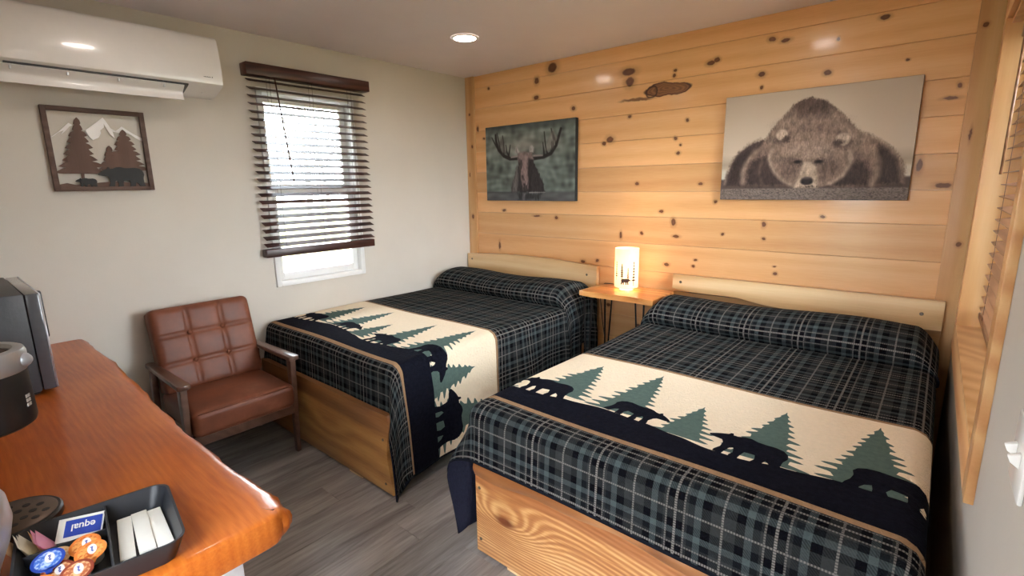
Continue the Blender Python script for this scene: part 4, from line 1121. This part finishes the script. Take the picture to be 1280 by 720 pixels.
canvas('moose_picture', 'smaller dark canvas print of a moose standing in water, above the left bed', .252, 1.165, 1.394, 2.003, Pm, M_canvas2)

# ------------------------------------------------------------------ desk
def mat_desk():
    t = NT('glossy_orange_slab'); o = t.obj(); x, y, z = t.sep(o)
    n1 = t.noise(t.comb(t.math('MULTIPLY', x, .7), t.math('MULTIPLY', y, 1.8), 0.), 1.9, 3, .5)
    ph = t.math('ADD', t.math('MULTIPLY', y, 1.), t.math('MULTIPLY', n1, .13))
    # growth lines sweep round toward the end
    ph = t.math('ADD', ph, t.math('MULTIPLY', t.math('POWER', t.math('MAXIMUM', t.math('ADD', x, -.95), 0.), 2.), .75))
    s1 = t.math('MULTIPLY_ADD', t.math('SINE', t.math('MULTIPLY', ph, 48*2*PI)), .5, .5)
    fine = t.noise(t.comb(t.math('MULTIPLY', x, .06), y, z), 150, 2, .6)
    blot = t.noise(t.comb(t.math('MULTIPLY', x, .6), y, z), 5, 3, .55)
    f = t.math('ADD', t.math('MULTIPLY_ADD', t.math('SUBTRACT', s1, .5), .07, .065), t.math('ADD', t.math('MULTIPLY', fine, .28), t.math('MULTIPLY', blot, .56)))
    col = t.ramp(f, [(.26, srgb(150, 70, 16)), (.45, srgb(182, 92, 28)), (.6, srgb(200, 110, 40)), (.78, srgb(216, 134, 62))])
    return t.pbr(col, .30, 0, None, coat=.22, coat_rough=.03, spec=.25)
M_desk = mat_desk()
dk_ = thing('desk', 'long glossy orange live-edge slab desk along the near wall on white metal legs', 'desk', (1.1, -3.18, 0))
DZ1, DTH = .78, .075
front = [(.003, -2.835), (.25, -2.832), (.6, -2.826), (.95, -2.836), (1.25, -2.846), (1.5, -2.852), (1.75, -2.848), (1.95, -2.842), (2.06, -2.832), (2.13, -2.830), (2.19, -2.836), (2.215, -2.862), (2.222, -2.93), (2.224, -3.1), (2.222, -3.3), (2.22, -3.54)]
front = [(p.x, p.y) for p in smooth_path(front, 5)]
mb = MB()
NP = len(front)
def offs(i, d):
    p = Vector(front[i]); a = Vector(front[max(0, i-1)]); c = Vector(front[min(NP-1, i+1)]); tn = (c-a).normalized(); nn = Vector((-tn.y, tn.x))
    return p+nn*d
# edge profile: flat top, worn rounded arris, bulge, undercut back to the underside
edge = [(-.055, 0.), (-.022, -.001), (-.010, -.004), (-.003, -.010), (.004, -.020), (.008, -.034), (.006, -.052), (-.006, -.068), (-.02, -DTH)]
sawn = [(-.055, 0.), (-.020, 0.), (-.006, -.001), (-.0015, -.0035), (0., -.008), (.001, -.035), (.001, -.062), (-.003, -.072), (-.02, -DTH)]
rows = []
for i in range(NP):
    w_ = .004*math.sin(i*.9)+.003*math.sin(i*2.3)
    k = 1 if i < NP*.72 else .45
    row_ = []
    e_ = min(1., max(0., (i-53)/4))     # the sawn end is cut flat, the long side keeps its waney edge
    for (d0, z0), (d1, z1) in zip(edge, sawn):
        d, z = (d0*k+w_*(1 if z0 < -.01 else .3))*(1-e_)+d1*e_, z0*(1-e_)+z1*e_
        q = offs(i, d)
        row_.append(mb.bm.verts.new((min(max(q.x, .003), 2.24), max(q.y, -3.545), DZ1+z)))
    rows.append(row_)
fs = []
for a, c in zip(rows, rows[1:]):
    for j in range(len(edge)-1): fs.append(mb.bm.faces.new((a[j], a[j+1], c[j+1], c[j])))
bk = [mb.bm.verts.new((.003, -3.545, DZ1)), mb.bm.verts.new((.003, -3.545, DZ1-DTH))]
fs.append(mb.bm.faces.new([r[0] for r in rows]+[bk[0]])); fs.append(mb.bm.faces.new(([r[-1] for r in rows]+[bk[1]])[::-1]))
fs.append(mb.bm.faces.new([bk[0], bk[1]]+[rows[0][j] for j in range(len(edge)-1, -1, -1)]))
fs.append(mb.bm.faces.new([rows[-1][j] for j in range(len(edge))]+[bk[1], bk[0]]))
bmesh.ops.recalc_face_normals(mb.bm, faces=fs); mb.mark(fs)
bmesh.ops.triangulate(mb.bm, faces=[f for f in mb.bm.faces if len(f.verts) > 4])
obj('desktop', mb, M_desk, dk_, 35)
M_wmetal = plain('white_metal_leg', srgb(214, 216, 222), .35, .0)
for lx_ in (2.10, .12):
    for (ya, yb) in ((-3.01, -2.935), (-3.47, -3.40)):
        mb = MB(); mb.box(lx_, lx_+.075, ya, yb, 0, DZ1-DTH+.0, bevel=.004); obj('leg', mb, M_wmetal, dk_)
    mb = MB(); mb.box(lx_+.01, lx_+.065, -3.40, -3.01, .02, .06, bevel=.003); obj('foot_bar', mb, M_wmetal, dk_)
fr = thing('mini_fridge', 'black boxy appliance under the end of the desk behind its white leg', 'appliance', (1.75, -3.25, 0))
mb = MB(); mb.box(1.55, 2.02, -3.50, -3.05, .02, .685, bevel=.008); obj('body', mb, M_black, fr)
mb = MB(); mb.box(1.55, 2.02, -3.047, -3.005, .03, .685, bevel=.008); d_ = obj('door', mb, M_black, fr)
mb = MB(); mb.box(1.575, 1.595, -3.005, -2.985, .45, .62, bevel=.004); obj('handle', mb, M_black, d_)
for x in (1.58, 1.98):
    for y in (-3.46, -3.09):
        mb = MB(); mb.lathe([(0, 0), (.015, 0), (.015, .021), (0, .021)], (x, y, 0), 12); obj('foot', mb, M_black, fr)

# ------------------------------------------------------------------ microwave
mw = thing('microwave', 'black microwave oven at the wall end of the desk', 'microwave', (.55, -3.25, DZ1))
mb = MB(); mb.box(.25, .834, -3.48, -3.092, .795, 1.163, bevel=.006); obj('body', mb, plain('textured_black_case', (.040, .042, .048), .45, var=.12, bumps=.1), mw)
mb = MB(); mb.box(.25, .834, -3.090, -3.050, .797, 1.160, bevel=.005); d_ = obj('door', mb, plain('dark_grey_gloss_trim', (.075, .08, .092), .16, var=.06, coat=.6), mw)
mb = MB(); mb.tube([(.832, -3.0505, .800), (.832, -3.0505, 1.157)], .0034, 6); mb.tube([(.255, -3.0505, 1.158), (.832, -3.0505, 1.158)], .0026, 6); obj('chrome_edge', mb, M_pot, d_)
mb = MB(); mb.box(.40, .825, -3.0505, -3.0475, .83, 1.13, bevel=.001); obj('door_window', mb, M_blackgloss, d_)
mb = MB(); mb.box(.43, .465, -3.026, -3.006, .915, 1.115, bevel=.006); mb.box(.437, .458, -3.05, -3.02, .93, .955); mb.box(.437, .458, -3.05, -3.02, 1.075, 1.10); obj('handle', mb, M_black, d_)
mb = MB(); mb.box(.262, .38, -3.0505, -3.048, .82, 1.14, bevel=.001); obj('control_panel', mb, M_blackgloss, mw)
for x in (.30, .79):
    for y in (-3.43, -3.11):
        mb = MB(); mb.lathe([(0, DZ1), (.014, DZ1), (.016, .7965), (0, .7965)], (x, y, 0), 14); obj('foot', mb, M_black, mw)

# ------------------------------------------------------------------ coffee brewer
bx, by = 1.735, -3.272
br = thing('coffee_maker', 'black single cup coffee brewer with a silver lid ring on the desk', 'coffee maker', (bx, by, DZ1))
mb = MB(); mb.lathe([(0, 1.0), (.080, 1.0), (.0885, 1.006), (.091, 1.016), (.089, 1.128), (.0, 1.128)], (bx, by, 0), 48)
hd = obj('brew_head', mb, M_black, br)
mb = MB(); mb.lathe([(.066, 1.128), (.090, 1.128), (.0935, 1.133), (.0935, 1.166), (.090, 1.176), (.082, 1.180), (.072, 1.178), (.068, 1.170)], (bx, by, 0), 48)
mb.tube([(bx+.034, by+.074, 1.150), (bx+.044, by+.089, 1.152), (bx+.047, by+.094, 1.153)], [.018, .014, .008], 12)
obj('lid_ring', mb, plain('silver_ring_plastic', srgb(168, 171, 176), .32, .5, var=.03), hd)
mb = MB(); mb.lathe([(.069, 1.166), (.060, 1.172), (0, 1.175)], (bx, by, 0), 40); obj('lid', mb, plain('dark_red_brown_lid', srgb(52, 38, 36), .25), hd)
mb = MB(); mb.box(bx-.075, bx+.075, by-.20, by-.085, .79, 1.165, bevel=.02, seg=3); obj('body', mb, M_black, br)
mb = MB(); mb.lathe([(0, DZ1), (.085, DZ1), (.088, .785), (.088, .797), (.084, .801), (0, .801)], (bx+.052, by+.008, 0), 44); mb.box(bx-.075, bx+.075, by-.20, by-.05, DZ1, .80, bevel=.006); obj('base', mb, M_black, br)
mb = MB(); mb.lathe([(0, .8035), (.076, .8035), (.079, .8015), (.079, .8005), (0, .8005)], (bx+.052, by+.008, 0), 44, mi=0)
for (dx, dy) in [(-.045,.0),(-.03,.028),(-.03,-.028),(-.012,.05),(-.012,.012),(-.012,-.02),(-.012,-.05),(.008,.035),(.008,-.005),(.008,-.035),(.026,.055),(.028,.018),(.028,-.018),(.046,.035),(.048,.0),(.046,-.035)]:
    mb.lathe([(0, .8042), (.0075, .8042), (.0075, .8036)], (bx+.052+dx, by+.008+dy, 0), 10, mi=1)
obj('drip_plate', mb, [plain('warm_grey_plate', srgb(110, 92, 80), .35, .5), M_black], br)
mb = MB()
M_lmark = plain('pale_mark', srgb(200, 200, 200), .5)
an = math.atan2(CAM.y-by, CAM.x-bx)+1.02
for k in range(2):
    for j in range(3):
        a_ = an+(k-.5)*.09; c_ = Vector((bx+.0905*math.cos(a_), by+.0905*math.sin(a_), 1.050+j*.010))
        mb.box(-.0006, .0006, -.0028, .0028, -.0035, .0035, rot=Matrix.Translation(c_) @ Matrix.Rotation(a_, 4, 'Z'))
obj('badge', mb, M_lmark, hd)

# ------------------------------------------------------------------ condiment tray and what lies in it
TR = Matrix.Translation((1.950, -3.004, DZ1)) @ Matrix.Rotation(R(-8), 4, 'Z')
# local: +x across (to the right), -y toward the near wall
M_tray = plain('charcoal_tray', (.020, .022, .027), .42, var=.12)
tray = thing('condiment_tray', 'charcoal divided tray of coffee condiments at the end of the desk', 'tray', TR.translation, R(-8))
TW, TLN, TH_ = .272, .264, .050
def rrect(x0, x1, y0, y1, r, n=8):
    o_ = []
    for (cx, cy, a0) in ((x1-r, y1-r, 0), (x0+r, y1-r, PI/2), (x0+r, y0+r, PI), (x1-r, y0+r, 1.5*PI)):
        for k in range(n+1): a = a0+PI/2*k/n; o_.append((cx+r*math.cos(a), cy+r*math.sin(a)))
    return o_
mb = MB()
lo = rrect(.018, TW-.018, -TLN+.018, -.018, .03); hi = rrect(0, TW, -TLN, 0, .036); lin_ = rrect(.022, TW-.022, -TLN+.022, -.022, .027); hin = rrect(.005, TW-.005, -TLN+.005, -.005, .032)
L4 = [[mb.bm.verts.new((a, c, z)) for a, c in q] for q, z in ((lo, 0), (hi, TH_), (hin, TH_), (lin_, .004))]
fs = []
for a, c in zip(L4, L4[1:]):
    for k in range(len(a)): fs.append(mb.bm.faces.new((a[k], a[(k+1) % len(a)], c[(k+1) % len(a)], c[k])))
fs += [mb.bm.faces.new(L4[0][::-1]), mb.bm.faces.new(L4[3])]
bmesh.ops.recalc_face_normals(mb.bm, faces=fs); mb.mark(fs)
obj('tray_shell', mb, M_tray, tray, 35, local=True)
mb = MB(); mb.box(.012, TW-.012, -.122, -.118, .004, TH_-.006, bevel=.001); obj('divider', mb, M_tray, tray, local=True)
mb = MB(); mb.box(.106, .110, -TLN+.014, -.122, .004, TH_-.008, bevel=.001); obj('divider', mb, M_tray, tray, local=True)
M_paper = plain('white_paper', srgb(238, 236, 226), .8, var=.02)
def tw(x, y, z): return TR @ Vector((x, y, z))
def flatpack(name, label, cat, cx, cy, w, l, z, th, rot, m, group=None, tilt=0., puff=True):
    mb = MB()
    def fn(u, v):
        return Vector(((u-.5)*w, (v-.5)*l, 0))
    nf = mb.box(-w/2, w/2, -l/2, l/2, 0, th, bevel=min(th*.35, .0012), seg=2)
    M = TR @ Matrix.Translation((cx, cy, z)) @ Matrix.Rotation(rot, 4, 'Z') @ Matrix.Rotation(tilt, 4, 'X')
    o = bpy.data.objects.new(name, _mesh(name, mb, m, 40)); COL.objects.link(o); o.matrix_world = M; MW[o.name] = M
    return tag(o, label, cat, group)
for i, (cy, z, lab) in enumerate(((-.094, .008, 'white paper stirrer packet in the tray, nearest the divider'), (-.064, .012, 'white paper stirrer packet in the tray, middle one of three'), (-.036, .009, 'white paper stirrer packet in the tray, nearest the tray end'))):
    flatpack('paper_packet', lab, 'packet', .128+.004*i, cy, .165, .029 if i else .026, z, .010, R(-2+i*2), M_paper, 'white paper packets in the tray')
# sugar packets standing in the middle slot
def packet(label, cx, cy, rot, tilt, mats, text=None, w=.062, h=.046, th=.0035, z=.006, group='sweetener packets in the tray', hide=None):
    M = TR @ Matrix.Translation((cx, cy, z)) @ Matrix.Rotation(rot, 4, 'Z') @ Matrix.Rotation(tilt, 4, 'X')
    mb = MB()
    n = 9
    def side(s):
        return lambda u, v: Vector(((u-.5)*w, s*th*.5*(math.sin(u*PI)*math.sin(v*PI))**.5, v*h))
    a = mb.grid(n, n, side(1), mi=0); b_ = mb.grid(n, n, side(-1), mi=0)
    bmesh.ops.remove_doubles(mb.bm, verts=mb.bm.verts, dist=1e-5); bmesh.ops.recalc_face_normals(mb.bm, faces=mb.bm.faces)
    if text: text(mb, w, h, th)
    o = bpy.data.objects.new('sugar_packet', _mesh('sugar_packet', mb, mats, 50)); COL.objects.link(o); o.matrix_world = M; MW[o.name] = M
    return tag(o, label, 'packet', group)
M_blue = plain('blue_print', srgb(28, 60, 158), .5); M_pink = plain('pink_paper', srgb(238, 158, 190), .7); M_yel = plain('yellow_paper', srgb(240, 210, 150), .7); M_tan = plain('tan_paper', srgb(206, 168, 126), .7)
def equal_face(mb, w, h, th):
    fs = mb.prism([(-w*.33, h*.16), (w*.47, h*.16), (w*.47, h*.86), (-w*.33, h*.86)], lambda a, c, hh: (a, -th*.5-.0006-hh, c), .0005, mi=1)
    text_mesh('equal', h*.40, Matrix.Translation((w*.07, -th*.5-.0013, h*.53)) @ Matrix.Rotation(PI/2, 4, 'X') @ Matrix.Rotation(PI, 4, 'Z'), mb, 2, .0003)
packet('blue and white equal sweetener packet lying against the tray divider', .060, -.170, R(72), R(-52), [M_paper, M_blue, M_paper], equal_face, w=.080, h=.050, z=.014)
for i, (cy, m, lab) in enumerate(((-.205, M_pink, 'pink sweetener packet in the tray, next to the blue one'), (-.213, M_pink, 'second pink sweetener packet, behind the first in the tray'), (-.221, M_yel, 'pale yellow sweetener packet standing between pink and white ones'), (-.228, M_paper, 'white sugar packet next to the yellow one in the tray'), (-.235, M_paper, 'white sugar packet in the middle of the white ones in the tray'), (-.242, M_paper, 'white sugar packet next to the brown ones in the tray'), (-.248, M_tan, 'brown sugar packet at the left end of the packet row, front one'), (-.254, M_tan, 'brown sugar packet at the left end of the packet row, back one'))):
    packet(lab, .058, cy, R(4+3*(i % 3)), R(30-5*(i % 3)), [m], None, h=.052+.003*(i % 2))
# creamer cups
M_cup = plain('creamer_cup_plastic', srgb(240, 232, 216), .4)
def lid_mat(name, rim, mid, drop):
    t = NT(name); o = t.obj(); x, y, z = t.sep(o)
    d = t.vmath('LENGTH', t.comb(x, y, 0.)); e = t.vmath('LENGTH', t.vmath('MULTIPLY', t.vmath('ADD', t.comb(x, y, 0.), (.004, -.003, 0.)), (1., 1.7, 0)))
    n = t.noise(o, 130, 3)
    col = t.mix(t.maprange(d, .0195, .0210), t.ramp(n, [(.45, mid), (.6, drop)]), rim)
    col = t.mix(t.maprange(e, .0115, .0135, 1., 0.), col, srgb(240, 238, 240))
    return t.pbr(col, .3, 0)
LM = {'orange': lid_mat('orange_lid', srgb(230, 132, 60), srgb(236, 164, 92), srgb(196, 92, 36)), 'blue': lid_mat('blue_lid', srgb(34, 66, 160), srgb(64, 112, 200), srgb(190, 210, 240)), 'brown': lid_mat('brown_lid', srgb(140, 62, 44), srgb(176, 96, 60), srgb(236, 190, 140)), 'tan': lid_mat('tan_lid', srgb(226, 186, 138), srgb(238, 208, 164), srgb(206, 150, 96))}
def creamer(label, cx, cy, z, lid, tx, ty):
    c = thing('creamer_cup', label, 'creamer cup', (0, 0, 0), 0, 'creamer cups in the tray')
    M = TR @ Matrix.Translation((cx, cy, z)) @ Matrix.Rotation(tx, 4, 'X') @ Matrix.Rotation(ty, 4, 'Y')
    c.matrix_world = M; MW[c.name] = M
    mb = MB(); mb.lathe([(0, -.024), (.0155, -.024), (.0205, -.001), (0, -.001)], (0, 0, 0), 24); obj('cup', mb, M_cup, c, local=True)
    mb = MB(); mb.lathe([(0, .0006), (.0255, .0006), (.026, 0), (.0255, -.001), (0, -.001)], (0, 0, 0), 28)
    mb.hexa([(.018, -.008, -.001), (.033, -.004, -.001), (.033, .004, -.001), (.018, .008, -.001)], [(.018, -.008, .0006), (.033, -.004, .0006), (.033, .004, .0006), (.018, .008, .0006)])
    l_ = obj('lid', mb, LM[lid], c, local=True)
    mb = MB()
    for k in range(4): mb.box(-.010+k*.0034, -.0075+k*.0034, .0010+.0008*(k % 2), .0052-.0006*(k % 3), .0006, .0009)
    obj('lid_print', mb, M_blue, l_, local=True)
for a in (('orange lidded creamer cup nearest the blue sweetener packet', .140, -.158, .040, 'orange', .10, .30), ('orange lidded creamer cup beside the stirrer packets', .182, -.150, .046, 'orange', .15, .25), ('brown lidded creamer cup at the right edge of the tray', .226, -.172, .042, 'brown', .1, .25), ('brown lidded creamer cup between the orange and blue lids', .190, -.200, .034, 'brown', .0, .25), ('blue lidded creamer cup at the front of the tray', .160, -.212, .048, 'blue', .1, .28), ('tan lidded creamer cup behind the blue lidded one', .136, -.204, .034, 'tan', .1, .2), ('orange lidded creamer cup low at the photo bottom edge', .222, -.226, .038, 'orange', .0, .2)): creamer(*a)
# steel pot at the very corner
kt = thing('steel_pot', 'rounded brushed steel pot at the near end of the tray in the photo corner', 'pot', (2.0, -3.402, DZ1))
mb = MB(); mb.lathe([(0, DZ1), (.090, DZ1), (.096, .786), (.112, .83), (.128, .87), (.137, .91), (.134, .95), (.118, .985), (.09, 1.008), (.05, 1.02), (0, 1.024)], (2.0, -3.402, 0), 56); obj('body', mb, M_pot, kt)
mb = MB(); mb.lathe([(0, 1.022), (.012, 1.024), (.010, 1.034), (.014, 1.044), (0, 1.050)], (2.0, -3.402, 0), 20); obj('lid_knob', mb, M_black, kt)

# ------------------------------------------------------------------ lights
M_lens = NT('lit_lens'); e = M_lens.n('ShaderNodeEmission'); M_lens.put(e.inputs[0], M_lens.ramp(M_lens.noise(M_lens.obj(), 3, 1), [(0, (1, .885, .80)), (1, (1, .90, .82))])); e.inputs[1].default_value = 30; M_lens.t.links.new(e.outputs[0], M_lens.out.inputs[0])
for (x, y, lab) in ((.868, -.864, 'round recessed ceiling light shining over the left bed'), (2.56, -.90, 'round recessed ceiling light over the right bed, glaring in the pine boards'), (.868, -2.55, 'round recessed ceiling light glaring in the front of the air conditioner'), (2.56, -2.55, 'assumed recessed ceiling light, out of view, above the open floor by the added doorway')):  # the last light is out of view, added for the room's light
    rl = thing('recessed_light', lab, 'ceiling light', (x, y, H), 0, 'recessed ceiling lights')
    mb = MB(); mb.lathe([(.068, H-.0005), (.070, H-.007), (.080, H-.006), (.088, H-.0005)], (x, y, 0), 40); obj('trim_ring', mb, M_white, rl)
    mb = MB(); mb.lathe([(0, H-.0055), (.071, H-.0045), (.071, H-.0005)], (x, y, 0), 40); obj('lens', mb, M_lens.m, rl)

w = bpy.data.worlds.new('world'); sc.world = w; w.use_nodes = True
nt_ = w.node_tree; bg = nt_.nodes['Background']
tc = nt_.nodes.new('ShaderNodeTexCoord'); sp = nt_.nodes.new('ShaderNodeSeparateXYZ'); nt_.links.new(tc.outputs['Generated'], sp.inputs[0])
cr = nt_.nodes.new('ShaderNodeValToRGB'); cr.color_ramp.elements[0].position = .0; cr.color_ramp.elements[0].color = (.92, .95, 1, 1); cr.color_ramp.elements[1].position = .6; cr.color_ramp.elements[1].color = (.80, .88, 1, 1)
nt_.links.new(sp.outputs[2], cr.inputs[0]); nt_.links.new(cr.outputs[0], bg.inputs[0]); bg.inputs[1].default_value = 14.

sc.view_settings.view_transform = 'Standard'; sc.view_settings.look = 'None'; sc.view_settings.exposure = 1.17; sc.view_settings.gamma = 1.; sc.view_settings.use_curve_mapping = False
sc.render.film_transparent = False
try:
    sc.cycles.use_denoising = True; sc.cycles.max_bounces = 8; sc.cycles.diffuse_bounces = 5; sc.cycles.transparent_max_bounces = 16; sc.cycles.sample_clamp_indirect = 8
except Exception: pass
